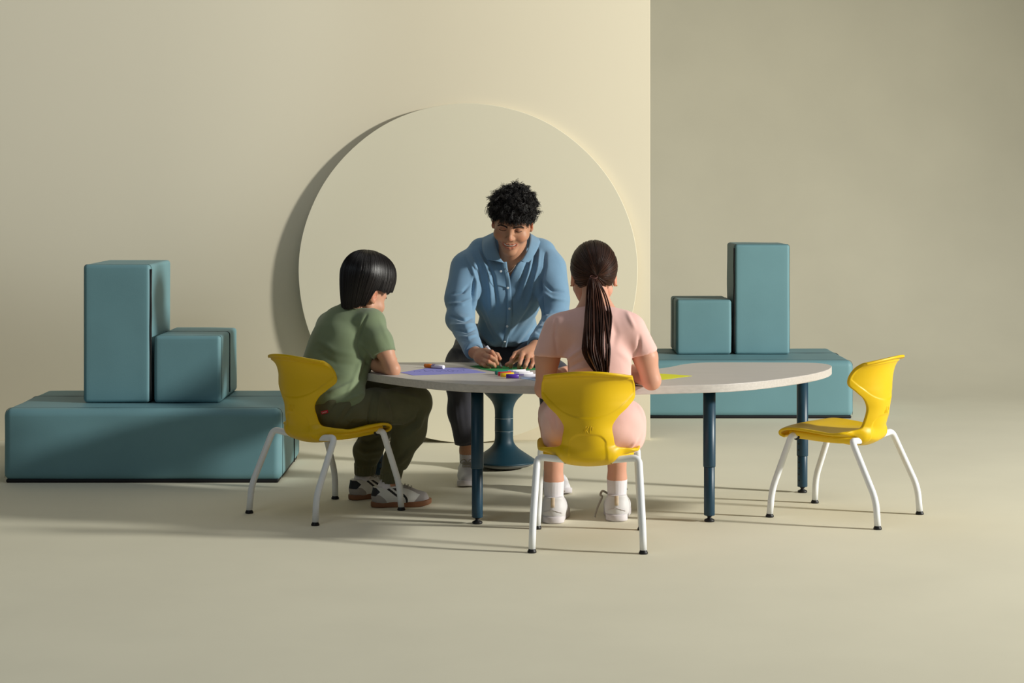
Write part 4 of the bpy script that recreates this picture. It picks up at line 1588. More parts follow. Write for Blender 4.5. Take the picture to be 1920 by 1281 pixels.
ribbon('collar', [P(930, 434, 8.00), P(928, 446, 7.93), P(931, 463, 7.885), P(938, 483, 7.866), P(945, 493, 7.860)],
       [P(905, 446, 8.00), P(904, 460, 7.93), P(906, 474, 7.890), P(912, 485, 7.872), P(918, 487, 7.862)], 0.003, M_shirt, shirt)
ribbon('collar', [P(994, 438, 8.00), P(994, 450, 7.93), P(990, 466, 7.885), P(982, 482, 7.866), P(976, 490, 7.860)],
       [P(1014, 450, 8.00), P(1010, 462, 7.93), P(1003, 476, 7.890), P(993, 490, 7.872), P(986, 492, 7.862)], 0.003, M_shirt, shirt)
ribbon('collar', [P(930, 434, 8.00), P(945, 433, 8.03), P(963, 432, 8.035), P(980, 433, 8.03), P(994, 438, 8.00)],
       [P(905, 446, 8.00), P(930, 448, 8.085), P(965, 450, 8.10), P(992, 449, 8.08), P(1014, 450, 8.00)], 0.003, M_shirt, shirt)
# placket strip down the front with the left opening edge
pth = [(946, 491), (948, 505), (951.5, 520), (954, 540), (955.5, 565), (955.5, 590), (953, 615), (948, 640), (945.5, 651)]
inn, outp = [], []
for x, y in pth:
    Y0 = min(front_y(SV, x - 3, y, 7.9), front_y(SV, x + 3, y, 7.9)) - 0.0030
    if y < 524:
        Y0 = 7.866 + (y - 491) * 0.0003
    inn.append(P(x - 5, y, Y0)); outp.append(P(x + 4.0, y, Y0))
ribbon('placket', inn, outp, 0.002, M_shirt, shirt, bulge=0.001, nv=4)
for x, y in ((939, 509), (952, 540), (955, 579), (951, 612), (946.5, 640)):
    Y0 = front_y(SV, x, y, 7.9) - 0.006
    V, Q = lathe([(0, -0.0008), (0.0042, -0.0008), (0.0052, 0), (0.0052, 0.001), (0.004, 0.0014), (0, 0.0008)], 16)
    V = np.stack([V[:, 0], -V[:, 2], V[:, 1]], 1)
    obj_np('button', (V + P(x, y, Y0), Q), M_btn, shirt)
# cuffs
for a_, e_ in ((P(889, 659, 7.578), elR), (P(1005.5, 648, 7.602), elL)):
    d = (a_ - e_) / np.linalg.norm(a_ - e_)
    Lc = np.array([a_ - d * 0.045, a_ - d * 0.03, a_ - d * 0.004, a_ + d * 0.002, a_ + d * 0.0025])
    V, Q = tubes(Lc, np.array([[0.0405, 0.0415, 0.0400, 0.039, 0.030]]), 28, cap=False)
    obj_np('cuff', (V, Q), M_shirt, shirt)

# trousers
f = Field((-0.36, 7.68, 0.08), (0.34, 8.52, 0.68), 0.0055)
f.ell(pelvis + np.array([0, 0.02, 0.01]), (0.165, 0.13, 0.10), k=0.04)
f.ell(P(944, 662, 8.22), (0.125, 0.13, 0.085), k=0.03)
f.chain([P(896, 652, 8.24), P(878, 685, 8.02), kneeR], [0.104, 0.090, 0.074], k=0.04)
f.chain([hipL + np.array([0.02, 0, 0]), np.array([0.10, 8.03, 0.50]), kneeL], [0.10, 0.085, 0.072], k=0.04)
f.chain([kneeR, P(866, 770, 7.90), P(872, 835, 7.95)], [0.068, 0.056, 0.042], k=0.03)
f.chain([kneeL, np.array([0.178, 7.84, 0.30]), np.array([0.180, 7.80, 0.155])], [0.066, 0.056, 0.043], k=0.03)
f.plane(P(872, 831, 7.95), (0.1, 0, -1), k=0.004, box=(np.array([-0.30, 7.8, 0.05]), np.array([-0.08, 8.1, 0.22])))
f.plane(np.array([0.18, 7.8, 0.165]), (0, 0, -1), k=0.004, box=(np.array([0.08, 7.7, 0.05]), np.array([0.30, 7.95, 0.22])))
V, Q = f.mesh()
V = relax(V, Q, 2, 0.5)
N = vnormals(V, Q)
V = crumple(V, N, 0.0018, 26, 5.0)
for pth, w_, h_ in (([(848, 650), (858, 668), (862, 690)], 4, -0.006), ([(850, 740), (856, 790), (864, 830)], 3.0, 0.003), ([(866, 740), (872, 790), (878, 830)], 5, -0.002),
                    ([(840, 640), (850, 655), (872, 660)], 4, 0.006)):
    V = fold(V, N, pth, w_, h_)
trou = obj_np('trousers', (V, Q), M_trou, man)
V, Q = tubes(np.array([P(872, 822, 7.95), P(872, 825, 7.95), P(872.5, 831, 7.952), P(872.5, 832, 7.952)]), np.array([[0.040, 0.0455, 0.0455, 0.036]]), 26, cap=False)
obj_np('turned_hem', (V, Q), M_trou, trou)
f = Field((-0.20, 8.10, 0.50), (0.16, 8.52, 0.68), 0.006)
f.ell(P(940, 636, 8.25), (0.128, 0.125, 0.05), k=0.01)
V, Q = f.mesh()
obj_np('waistband', (V, Q), M_trou_b, trou)
for hl, to, ak in ((np.array([-0.188, 8.03, 0]), np.array([-0.186, 7.805, 0]) + np.array([0.0, 0, 0]), ankR),
                   (np.array([0.150, 7.83, 0]), np.array([0.212, 7.62, 0]), ankL)):
    make_shoe(man, hl, to, 1.15, M_shoe_w, M_sole_w, 'plain', M_lace_g)
    d = (to - hl) / np.linalg.norm(to - hl)
    b_ = hl + d * 0.058
    V, Q = tubes(np.array([[b_[0], b_[1], 0.05], [b_[0], b_[1], 0.09], [ak[0] * 0.5 + b_[0] * 0.5, ak[1] * 0.5 + b_[1] * 0.5, 0.128], [ak[0] * 0.5 + b_[0] * 0.5, ak[1] * 0.5 + b_[1] * 0.5, 0.129]]),
                 np.array([[0.032, 0.034, 0.0350, 0.030]]), 24, cap=False)
    obj_np('sock', (V, Q), M_sock, man)

# ================================================================ the boy
M_skin_b = skin_mat('light_tan_skin', (200, 150, 122))
M_tee_g = mat('sage_green_cotton', (120, 134, 104), rough=0.9, spec=0.1, bump=0.06, bscale=800, sheen=0.25, vary=0.03, vscale=30)
M_pant = mat('dark_olive_twill', (90, 90, 66), rough=0.85, spec=0.15, bump=0.12, bscale=600, sheen=0.2, vary=0.05, vscale=20)
M_gum = mat('gum_sole', (132, 88, 58), rough=0.6)
M_suede = mat('grey_suede', (150, 142, 142), rough=0.9, sheen=0.3)
M_shoe_c = mat('shoe_leather', (222, 222, 218), rough=0.6, tint=True, vary=0.02, vscale=40)
M_blk = mat('black_leather', (20, 20, 26), rough=0.45)
M_red = mat('red_tag', (176, 22, 44), rough=0.7)
M_wht = mat('white_thread', (225, 220, 220), rough=0.7)

bHC = P(682, 553, 7.39)
BR = basis((0.66, 0.64, -0.36), up=(0.0, 0.0, 1.0))
bs = 0.93
bneck = P(668, 586, 7.40)
bshR, bshL = P(698, 612, 7.315), P(616, 618, 7.47)
belR = P(735, 692, 7.245)
bwrR = np.array([-0.575, 7.40, 0.562])
belL = np.array([-0.735, 7.53, 0.575])
bwrL = np.array([-0.545, 7.46, 0.566])
bpel = P(628, 775, 7.24)
bhR, bhL = P(640, 768, 7.20), P(610, 768, 7.33)
bkR, bkL = P(777, 757, 7.41), np.array([-0.470, 7.60, 0.408])
bhl1, bto1, bhl2, bto2 = G(696, 951), G(812, 948), G(656, 938), G(740, 928)


def ankle_at(hl, to, off, z):
    d = (to - hl) / np.linalg.norm(to - hl)
    q = hl + d * off
    return np.array([q[0], q[1], z])


baR, baL = ankle_at(bhl1, bto1, 0.072, 0.105), ankle_at(bhl2, bto2, 0.064, 0.115)

parts = []
V, Q, t = head_mesh(smile=False, child=True, h=0.0024)
HVc = V
parts.append((to_world(V, BR, bHC, bs), Q, t))
f = Field((-0.88, 7.05, 0.04), (-0.28, 7.75, 0.93), 0.0055)
hb = to_world(np.array([[0, 0.02, -0.05]]), BR, bHC, bs)[0]
f.cone(bneck, hb, 0.043, 0.042, k=0.02)
f.cone(bneck, P(640, 640, 7.38), 0.05, 0.08, k=0.04)
f.cone(P(640, 640, 7.38), bpel, 0.08, 0.08, k=0.04)
f.cone(bshR, bshL, 0.035, 0.035, k=0.03)
f.chain([bhR, bkR, baR, baR - np.array([0, 0, 0.05])], [0.05, 0.034, 0.026, 0.026], k=0.02)
f.chain([bhL, bkL, baL, baL - np.array([0, 0, 0.05])], [0.05, 0.034, 0.026, 0.026], k=0.02)
f.cone(bshL, belL, 0.034, 0.028, k=0.02)
V, Q = f.mesh()
parts.append((V, Q, tint_like(V)))
f = Field((-0.70, 7.16, 0.520), (-0.37, 7.52, 0.83), 0.0032)
f.chain([bshR, P(720, 655, 7.27), belR], [0.036, 0.036, 0.0285], k=0.015)
f.ell(belR + np.array([0.004, 0, -0.004]), (0.028, 0.027, 0.027), k=0.01)
f.chain([belR, (belR + bwrR) / 2 + np.array([0, 0, 0.003]), bwrR], [0.028, 0.030, 0.021], k=0.012)
V, Q = f.mesh()
V = relax(V, Q, 2, 0.5)
parts.append((V, Q, tint_like(V)))


def flat_hand(wr, d, side, rr, h, z):
    "a relaxed hand lying palm down; d = direction, side=+1 thumb to the left of d"
    d = np.array([d[0], d[1], 0.0]); d /= np.linalg.norm(d)
    n = np.array([-d[1], d[0], 0]) * side
    mc = [wr + d * 0.060 * rr + n * o * rr + np.array([0, 0, 0.004]) for o in (0.022, 0.007, -0.008, -0.021)]
    fg = []
    for i, p in enumerate(mc):
        ln = (0.058, 0.066, 0.060, 0.046)[i] * rr
        a = p + d * ln * 0.45 + np.array([0, 0, 0.004])
        b = p + d * ln * 0.75 + np.array([0, 0, -0.002])
        c = p + d * ln + np.array([0, 0, -0.010])
        c[2] = max(c[2], z + 0.007 * rr)
        fg.append([a, b, c])
    th = [wr + d * 0.02 * rr + n * 0.012, wr + d * 0.045 * rr + n * 0.034 * rr, wr + d * 0.066 * rr + n * 0.045 * rr, wr + d * 0.085 * rr + n * 0.048 * rr]
    th = [np.array([q[0], q[1], z + 0.011]) for q in th]
    lo = np.minimum.reduce([wr] + [c[-1] for c in fg] + th) - 0.05
    hi = np.maximum.reduce([wr] + [c[-1] for c in fg] + th) + 0.05
    return hand(h, wr, (wr - d * 0.03, 0.021 * rr), mc, fg, th, rr, lo, hi)


parts.append(flat_hand(bwrR, (-0.62, 0.55), -1, 0.78, 0.0024, TZ))
f = Field((-0.82, 7.36, 0.520), (-0.48, 7.62, 0.66), 0.0035)
f.chain([belL, bwrL], [0.028, 0.020], k=0.01)
V, Q = f.mesh()
parts.append((V, Q, tint_like(V)))
parts.append(flat_hand(bwrL + np.array([0, 0.0, 0.010]), (0.75, -0.45), 1, 0.78, 0.0024, TZ))
V, Q, t = join(parts)
me = mesh_np('person', V, Q, tint=t)
boy = link('person', me, M_skin_b)
org = np.array([-0.70, 7.25, 0.0])
me.transform(Matrix.Translation(Vector(-org)))
boy.location = org
tag(boy, 'boy with straight black hair in a green t-shirt and dark olive trousers, seated', 'person')
face_parts(boy, BR, bHC, bs, False, HV=HVc)


def hem_boy(X, Y):
    # fringe, over the ears, nape
    a = sst(-0.085, -0.045, Y)
    b = sst(0.014, 0.042, Y)
    return 0.050 - 0.026 * a - 0.078 * b - 0.36 * np.clip(Y - 0.035, 0, 0.1) + 0 * X


BE = np.array([0.104, 0.121, 0.116])
BCc = np.array([0, 0.006, 0.070])


def boy_surf(d, lift=0.0):
    d = d / (np.abs(d) ** 2.4).sum() ** (1 / 2.4)
    return BCc + d * (BE * np.array([0.96, 0.97, 0.99]) + lift)


f = hair_cap(tuple(BE - np.array([0.077, 0.096, 0.082]) - 0.015), hem_boy, zc=0.070, extra=[((0, 0.034, -0.015), (0.072, 0.058, 0.085), 0.03)])
V, Q = f.mesh()
V = relax(V, Q, 2, 0.5)
bhair = obj_np('hair', (to_world(V, BR, bHC, bs), Q), M_scalp, boy)
r_ = np.random.default_rng(5)
crown = np.array([0.10, 0.30, 0.95]); crown /= np.linalg.norm(crown)
cu = np.cross(crown, (1, 0, 0)); cu /= np.linalg.norm(cu)
cv = np.cross(crown, cu)
L, RR = [], []
M_ = 18
for k in range(3400):
    th = r_.uniform(0, 2 * PI)
    start = r_.uniform(0.0, 1.0) ** 0.8 * 1.1
    pts = []
    lift = r_.uniform(-0.002, 0.0035)
    dirv = cu * math.cos(th) + cv * math.sin(th)
    swirl = 0.25
    side = np.cross(crown, dirv)
    wob = r_.normal() * 0.05
    eq = None
    for phi in np.linspace(start, 2.2, 70):
        d = crown * math.cos(phi) + (dirv * math.cos(swirl * (1 - phi / 2.2) + wob) + side * math.sin(swirl * (1 - phi / 2.2) + wob)) * math.sin(phi)
        d /= np.linalg.norm(d)
        if d[2] < 0.02:
            break
        p = boy_surf(d, lift)
        if p[2] < hem_boy(p[0], p[1]):
            break
        pts.append(p)
        eq = d
    if eq is None:
        continue
    e0 = pts[-1].copy()
    back = sst(-0.02, 0.06, e0[1])
    hz = hem_boy(e0[0], e0[1]) + (k % 7) * 0.0012 - 0.005 + r_.normal() * 0.0012
    z = e0[2] - 0.006
    while z > hz:      # below the widest line the hair hangs and tucks in
        dep = e0[2] - z
        fct = 1 - (0.08 + 0.36 * back) * (dep / 0.16) ** 1.25
        pts.append(np.array([BCc[0] + (e0[0] - BCc[0]) * fct, BCc[1] + (e0[1] - BCc[1]) * fct, z]))
        z -= 0.006
    if len(pts) < 6:
        continue
    pts = np.array(pts)
    s = np.linspace(0, len(pts) - 1, M_)
    i0 = np.floor(s).astype(int).clip(0, len(pts) - 2)
    fr = (s - i0)[:, None]
    L.append(pts[i0] * (1 - fr) + pts[i0 + 1] * fr)
L = np.array(L)
R_ = np.interp(np.linspace(0, 1, M_), [0, 0.1, 0.8, 1], [0.0006, 0.0014, 0.0014, 0.0005])[None] * r_.uniform(0.7, 1.3, (len(L), 1))
V, Q = tubes(L, R_, 3, cap=False)
obj_np('strands', (to_world(V, BR, bHC, bs), Q), M_hair_b, bhair)

# t-shirt
f = Field((-0.94, 7.05, 0.30), (-0.36, 7.72, 0.90), 0.0045)
f.cone(P(648, 612, 7.39), P(643, 665, 7.36), 0.085, 0.105, k=0.04)
f.ell(P(640, 650, 7.37), (0.135, 0.105, 0.125), k=0.05, R=basis((0.45, 0.89, 0)))
f.cone(P(640, 665, 7.36), P(634, 740, 7.27), 0.108, 0.098, k=0.05)
f.ell(P(632, 752, 7.25), (0.108, 0.100, 0.07), k=0.04)
f.ell(P(609, 692, 7.34), (0.092, 0.095, 0.085), k=0.05)
f.cone(P(697, 603, 7.335), P(622, 610, 7.46), 0.052, 0.055, k=0.05)
f.cone(P(668, 598, 7.39), P(670, 574, 7.40), 0.060, 0.053, k=0.03)
f.chain([P(692, 610, 7.325), P(710, 640, 7.285), P(727, 678, 7.255)], [0.052, 0.049, 0.044], k=0.03)
f.chain([bshL, (bshL + belL) / 2, belL], [0.046, 0.045, 0.038], k=0.03)
dv_ = P(735, 678, 7.25) - P(704, 612, 7.3)
f.plane(P(717.5, 665, 7.27), dv_ + np.array([-0.02, 0, -0.02]), k=0.004, box=(P(700, 700, 7.15), P(770, 640, 7.42)))
f.plane(P(676, 571, 7.40), (0.10, 0.1, 1.0), k=0.004, box=(np.array([-0.70, 7.2, 0.76]), np.array([-0.48, 7.6, 0.92])))
f.plane(P(640, 768, 7.2), (0.15, 0.0, -1), k=0.004)
V, Q = f.mesh()
V = relax(V, Q, 2, 0.5)
N = vnormals(V, Q)
V = crumple(V, N, 0.0025, 28, 8.0)
FO = [([(688, 590), (681, 605), (674, 630), (671, 650)], 2.0, -0.007), ([(672, 650), (678, 668), (690, 682)], 3.5, -0.010),
      ([(686, 660), (672, 690), (660, 720), (652, 742)], 4, 0.006), ([(692, 668), (680, 700), (668, 728)], 4, -0.006),
      ([(600, 640), (630, 660), (662, 664)], 6, 0.004), ([(598, 662), (630, 682), (664, 684)], 5, -0.004), ([(605, 690), (635, 706), (660, 704)], 5, 0.004),
      ([(620, 735), (640, 728), (662, 716)], 3.5, 0.006), ([(625, 745), (645, 740), (668, 728)], 3, -0.006), ([(632, 755), (652, 750), (680, 738)], 3, 0.007),
      ([(712, 600), (722, 625), (733, 650)], 4, 0.003), ([(675, 645), (690, 655), (705, 668)], 3.5, 0.005), ([(640, 574), (655, 579), (672, 580), (690, 578)], 1.6, 0.003)]
for pth, w_, h_ in FO:
    V = fold(V, N, pth, w_, h_)
tee = obj_np('t_shirt', (V, Q), M_tee_g, boy)
# rib of the neckline
nc = P(671, 572, 7.405)
ring = [nc + np.array([0.056 * math.cos(a) * 1.0, 0.060 * math.sin(a), 0.002 + 0.010 * math.sin(a) - 0.004 * math.cos(a)]) for a in np.linspace(0, 2 * PI, 25)]
V, Q = tubes(np.array(ring), 0.0055, 8, cap=False)
obj_np('neck_rib', (V, Q), M_tee_g, tee)

# trousers of the boy
f = Field((-0.92, 7.02, 0.06), (-0.27, 7.74, 0.52), 0.0048)
f.ell(P(628, 772, 7.25), (0.105, 0.103, 0.080), k=0.03)
f.chain([P(634, 772, 7.215), P(697, 768, 7.30), bkR + np.array([0.0, 0, 0.004])], [0.080, 0.074, 0.064], k=0.035)
f.chain([bhL, np.array([-0.62, 7.48, 0.41]), bkL], [0.080, 0.070, 0.060], k=0.03)
f.chain([bkR, P(767, 810, 7.405), P(744, 862, 7.385), P(733, 888, 7.368)], [0.064, 0.062, 0.047, 0.041], k=0.03)
f.chain([bkL, P(709, 795, 7.55), P(690, 845, 7.54), P(684, 878, 7.535)], [0.056, 0.062, 0.052, 0.044], k=0.03)
f.plane(P(734, 886, 7.37), (0.15, 0, -1), k=0.004, box=(np.array([-0.54, 7.22, 0.03]), np.array([-0.33, 7.50, 0.14])))
f.plane(P(685, 874, 7.535), (0, 0, -1), k=0.004, box=(np.array([-0.67, 7.42, 0.03]), np.array([-0.50, 7.64, 0.15])))
V, Q = f.mesh()
V = relax(V, Q, 2, 0.5)
N = vnormals(V, Q)
V = crumple(V, N, 0.0045, 42, 12.0)
FO = [([(700, 735), (694, 760), (690, 790), (690, 806)], 2.2, -0.005), ([(712, 735), (708, 760), (706, 790)], 2.2, 0.004), ([(640, 745), (625, 762), (612, 780)], 3, -0.005),
      ([(655, 752), (640, 772), (628, 795)], 3.5, 0.006), ([(672, 745), (655, 770), (640, 790)], 3, -0.005), ([(725, 742), (735, 760), (740, 785)], 4, -0.006),
      ([(735, 735), (760, 742), (785, 748)], 4, 0.005), ([(790, 765), (778, 790), (755, 805)], 4, -0.007), ([(795, 775), (785, 800), (765, 820)], 4, 0.007),
      ([(735, 790), (755, 792), (778, 780)], 4, 0.007), ([(745, 860), (758, 850), (772, 835)], 4, -0.006), ([(735, 875), (750, 868), (768, 852)], 3.5, 0.006),
      ([(668, 840), (685, 850), (715, 845)], 4, 0.006), ([(668, 862), (690, 868), (715, 862)], 4, -0.005), ([(665, 820), (690, 828), (718, 818)], 4, -0.006),
      ([(648, 790), (668, 795), (685, 790)], 2, -0.003), ([(645, 800), (660, 785), (685, 786), (692, 800)], 1.6, 0.0025)]
for pth, w_, h_ in FO:
    V = fold(V, N, pth, w_, h_ * 1.4)
bt = obj_np('trousers', (V, Q), M_pant, boy)
# elastic cuffs with gathers
for c0, c1, r0 in ((P(735.5, 878, 7.375), P(731, 905, 7.366), 0.043), (P(686, 866, 7.537), P(684, 891, 7.533), 0.044)):
    n, m_ = 72, 9
    tt = np.linspace(0, 1, m_)
    a = np.arange(n) * 2 * PI / n
    g = []
    for q in tt:
        c = c0 * (1 - q) + c1 * q
        rad = r0 * (1.04 - 0.13 * q) * (1 + 0.035 * np.sin(a * 18)) * (0.93 if q in (0.0, 1.0) else 1)
        g.append(np.stack([c[0] + rad * np.cos(a), c[1] + rad * np.sin(a), np.full(n, c[2])], 1))
    V = np.vstack(g)
    idx = np.arange(m_ * n).reshape(m_, n); idx = np.hstack([idx, idx[:, :1]])
    Q = np.stack([idx[:-1, :-1], idx[1:, :-1], idx[1:, 1:], idx[:-1, 1:]], -1).reshape(-1, 4)
    obj_np('elastic_cuff', (V, Q), M_pant, bt)
# small red tab at the back pocket
TV = np.array(V)
ty = front_y(np.array([[v.co.x + boy.location.x, v.co.y + boy.location.y, v.co.z] for v in bt.data.vertices]), 608, 773, 7.15, 3)
c = P(608.5, 773, ty - 0.004)
V, Q = rbox(-0.0135, 0.0135, -0.0012, 0.0012, -0.0058, 0.0058, r=0.001, inner=1, seg=2)
a_ = math.radians(14)
Rt = np.array([[math.cos(a_), 0, -math.sin(a_)], [0, 1, 0], [math.sin(a_), 0, math.cos(a_)]])
rt = obj_np('red_tab', (V @ Rt.T + c, Q), M_red, bt)
pp = []
for k, (x0, z0, x1, z1) in enumerate(((-0.009, 0.003, -0.009, -0.002), (-0.009, -0.002, -0.006, -0.002), (-0.0045, 0, -0.002, 0), (-0.0045, 0.0015, -0.0045, -0.002), (-0.0045, -0.002, -0.002, -0.002),
                                       (-0.0005, 0.0015, 0.001, -0.002), (0.001, -0.002, 0.0025, 0.0015), (0.004, 0.0015, 0.004, -0.002), (0.0085, 0.0015, 0.006, 0.0), (0.006, 0, 0.0085, -0.002))):
    L = np.array([(x0, -0.0014, z0), ((x0 + x1) / 2, -0.0014, (z0 + z1) / 2), (x1, -0.0014, z1)])
    pp.append(tubes(L @ Rt.T + c, 0.0005, 4))
obj_np('tab_lettering', join(pp), M_wht, rt)


# shoes of the boy: white leather, grey suede guards, navy heel tab, two dark side stripes
def retro_tint(V):
    x, y, z = V[:, 0], np.abs(V[:, 1]), V[:, 2]
    t = tint_like(V)
    sued = np.array([0.50, 0.46, 0.46])

    def put(mask, col):
        t[mask] = col
    put((x > 0.172 + (z - 0.02) * 0.9) & (z < 0.075), sued)
    put((x > 0.13) & (z > 0.050) & (y < 0.026 - (x - 0.13) * 0.05), sued)
    put((x < 0.062 - ((z - 0.018) / 0.030).clip(0, 2) ** 2 * 0.022) & (z < 0.054), sued)
    put((z > 0.047) & (z < 0.082) & (x < 0.034 - np.abs(z - 0.066) * 1.0), np.array([0.022, 0.024, 0.035]))
    xz = np.stack([x, z], 1)
    for pl in ([(0.062, 0.082), (0.092, 0.058), (0.111, 0.043), (0.119, 0.031), (0.120, 0.016)], [(0.083, 0.086), (0.113, 0.064), (0.134, 0.048), (0.143, 0.034), (0.144, 0.016)]):
        pl = catmull([(a_, b_, 0) for a_, b_ in pl], 4)[:, :2]
        dm = np.full(len(V), 1.0)
        for k in range(len(pl) - 1):
            dm = np.minimum(dm, seg_dist2(xz, pl[k], pl[k + 1])[0])
        put((dm < 0.0046) & (y > 0.012) & (z < 0.080), np.array([0.018, 0.018, 0.022]))
    return t


def retro(root, heel, toe):
    return make_shoe(root, heel, toe, 1, M_shoe_c, M_gum, 'retro', M_lace_g)[0]


for hl, to, ak in ((bhl1, bto1, baR), (bhl2, bto2, baL)):
    hl = hl.copy(); to = to.copy()
    hl[2] = to[2] = 0
    d = to - hl
    to = hl + d / np.linalg.norm(d) * 0.236
    retro(boy, hl, to)
    d = d / np.linalg.norm(d)
    b_ = hl + d * 0.055
    V, Q = tubes(np.array([[b_[0], b_[1], 0.045], [b_[0], b_[1], 0.075], [ak[0] * 0.6 + b_[0] * 0.4, ak[1] * 0.6 + b_[1] * 0.4, 0.100], [ak[0] * 0.6 + b_[0] * 0.4, ak[1] * 0.6 + b_[1] * 0.4, 0.101]]),
                 np.array([[0.030, 0.0315, 0.0305, 0.026]]), 24, cap=False)
    obj_np('sock', (V, Q), M_sock, boy)

# ================================================================ the girl
M_skin_g = skin_mat('light_skin', (212, 158, 134))
M_pink = mat('pale_pink_cotton', (234, 190, 182), rough=0.9, spec=0.1, bump=0.06, bscale=800, sheen=0.25, vary=0.02, vscale=30)

gHC = P(1113, 519, 6.90)
GR = basis((-0.06, 1.0, -0.20), up=(0.0, 0, 1.0))
gs = 0.97
gneck = P(1117, 580, 6.82)
gshL, gshR = P(1048, 618, 6.775), P(1182, 618, 6.775)
gelL, gelR = P(1022, 728, 6.750), P(1220, 712, 6.775)
gwrL, gwrR = np.array([0.215, 7.00, 0.566]), np.array([0.375, 7.03, 0.563])
gkL, gkR = np.array([0.150, 7.03, 0.385]), np.array([0.392, 7.05, 0.385])
ghl1, gto1, ghl2, gto2 = G(1036, 983), G(1056, 945), G(1156, 979), G(1164, 940)
gaL, gaR = ankle_at(ghl1, gto1, 0.054, 0.15), ankle_at(ghl2, gto2, 0.054, 0.15)

parts = []
V, Q, t = head_mesh(smile=False, child=True, h=0.0024)
parts.append((to_world(V, GR, gHC, gs), Q, t))
f = Field((-0.02, 6.50, 0.03), (0.64, 7.22, 0.95), 0.0055)
hb = to_world(np.array([[0, 0.030, -0.030]]), GR, gHC, gs)[0]
f.cone(gneck + np.array([0, 0, -0.02]), hb, 0.050, 0.046, k=0.02)
f.cone(gneck, gshL, 0.035, 0.035, k=0.05)
f.cone(gneck, gshR, 0.035, 0.035, k=0.05)
f.cone(P(1115, 640, 6.78), P(1112, 800, 6.70), 0.08, 0.09, k=0.05)
f.chain([np.array([0.20, 6.68, 0.41]), gkL, gaL, gaL - np.array([0, 0, 0.09])], [0.062, 0.049, 0.0335, 0.024], k=0.02)
f.chain([np.array([0.34, 6.68, 0.41]), gkR, gaR, gaR - np.array([0, 0, 0.09])], [0.062, 0.046, 0.0335, 0.024], k=0.02)
V, Q = f.mesh()
V = relax(V, Q, 2, 0.5)
parts.append((V, Q, tint_like(V)))
for sh_, el_, wr_, mid, ex in ((gshL, gelL, gwrL, P(1026, 672, 6.755), -1), (gshR, gelR, gwrR, P(1210, 670, 6.77), 1)):
    lo = np.minimum.reduce([sh_, el_, wr_]) - 0.06
    hi = np.maximum.reduce([sh_, el_, wr_]) + 0.06
    f = Field(lo, hi, 0.0034)
    f.chain([sh_, mid, el_], [0.040, 0.043, 0.034], k=0.015)
    f.ell(el_ + np.array([ex * 0.004, 0.0, -0.006]), (0.033, 0.031, 0.032), k=0.012)
    f.chain([el_ + np.array([0, 0.012, 0.004]), (el_ + wr_) / 2 + np.array([ex * 0.010, 0, 0.004]), wr_], [0.033, 0.033, 0.023], k=0.012)
    V, Q = f.mesh()
    V = relax(V, Q, 2, 0.5)
    parts.append((V, Q, tint_like(V)))
parts.append(flat_hand(gwrL, (0.45, 0.9), 1 if False else -1, 0.84, 0.0024, TZ))
parts.append(flat_hand(gwrR, (-0.45, 0.9), 1, 0.84, 0.0024, TZ))
V, Q, t = join(parts)
me = mesh_np('person', V, Q, tint=t)
girl = link('person', me, M_skin_g)
org = np.array([0.27, 6.68, 0.0])
me.transform(Matrix.Translation(Vector(-org)))
girl.location = org
tag(girl, 'girl with a long dark brown ponytail in pale pink clothes, seen from behind', 'person')
face_parts(girl, GR, gHC, gs, False, HV=HVc)
for s in (-1, 1):
    V, Q = ellipsoid_mesh((s * 0.086, 0.004, -0.034), (0.0035, 0.0035, 0.0035), nu=10, nv=8)
    obj_np('earring', (to_world(V, GR, gHC, gs), Q), mat('earring_gold', (200, 150, 90), rough=0.3, metal=0.8), girl)

# hair drawn back to a tie
GE = np.array([0.0865, 0.106, 0.0985])
GC = np.array([0, 0.016, 0.038])


def hem_girl(X, Y):
    return 0.050 - 0.075 * sst(-0.075, 0.02, Y) - 0.032 * sst(0.02, 0.075, Y) + 0 * X


f = hair_cap(tuple(GE - np.array([0.077, 0.096, 0.082]) - 0.0040), hem_girl, zc=0.038, extra=[((0, 0.055, 0.0), (0.054, 0.040, 0.042), 0.03)])
V, Q = f.mesh()
V = relax(V, Q, 2, 0.5)
ghair = obj_np('hair', (to_world(V, GR, gHC, gs), Q), M_scalp, girl)
tie_d = np.array([0.0, 0.90, -0.50]); tie_d /= np.linalg.norm(tie_d)
tieL = GC + tie_d * (GE + 0.006)


def strand_tint(n, per, warm=0.0):
    g = np.random.default_rng(77)
    v = np.exp(g.normal(size=n) * 0.38) * 0.62
    c = np.stack([v * (1 + warm), v, v * (1 - warm * 0.4)], 1)
    return np.repeat(np.clip(c, 0.2, 2.2), per, axis=0)


r_ = np.random.default_rng(9)
L = []
M_ = 18
tries = 0
while len(L) < 2800 and tries < 40000:
    tries += 1
    d0 = r_.normal(size=3); d0 /= np.linalg.norm(d0)
    p0 = GC + d0 * GE
    if p0[2] < hem_girl(p0[0], p0[1]) - 0.004:
        continue
    if p0[1] > 0.085 and r_.uniform() < 0.5:
        continue
    dot = float(np.clip(d0 @ tie_d, -1, 1)); om = math.acos(dot)
    if om < 0.12 or om > 3.0:
        continue
    lift = r_.uniform(-0.001, 0.0028)
    pts = []
    for q in np.linspace(0, 1, M_):
        d = (math.sin((1 - q) * om) * d0 + math.sin(q * om) * tie_d) / math.sin(om)
        e = GE + lift * min(1, q * 4) + 0.006 * q ** 3 - 0.005 * (1 - q) ** 5
        # hair sags a little before it is gathered
        p = GC + d * e
        p[2] -= 0.002 * math.sin(q * PI) * (d0[1] < 0.6)
        pts.append(p)
    L.append(pts)
L = np.array(L)
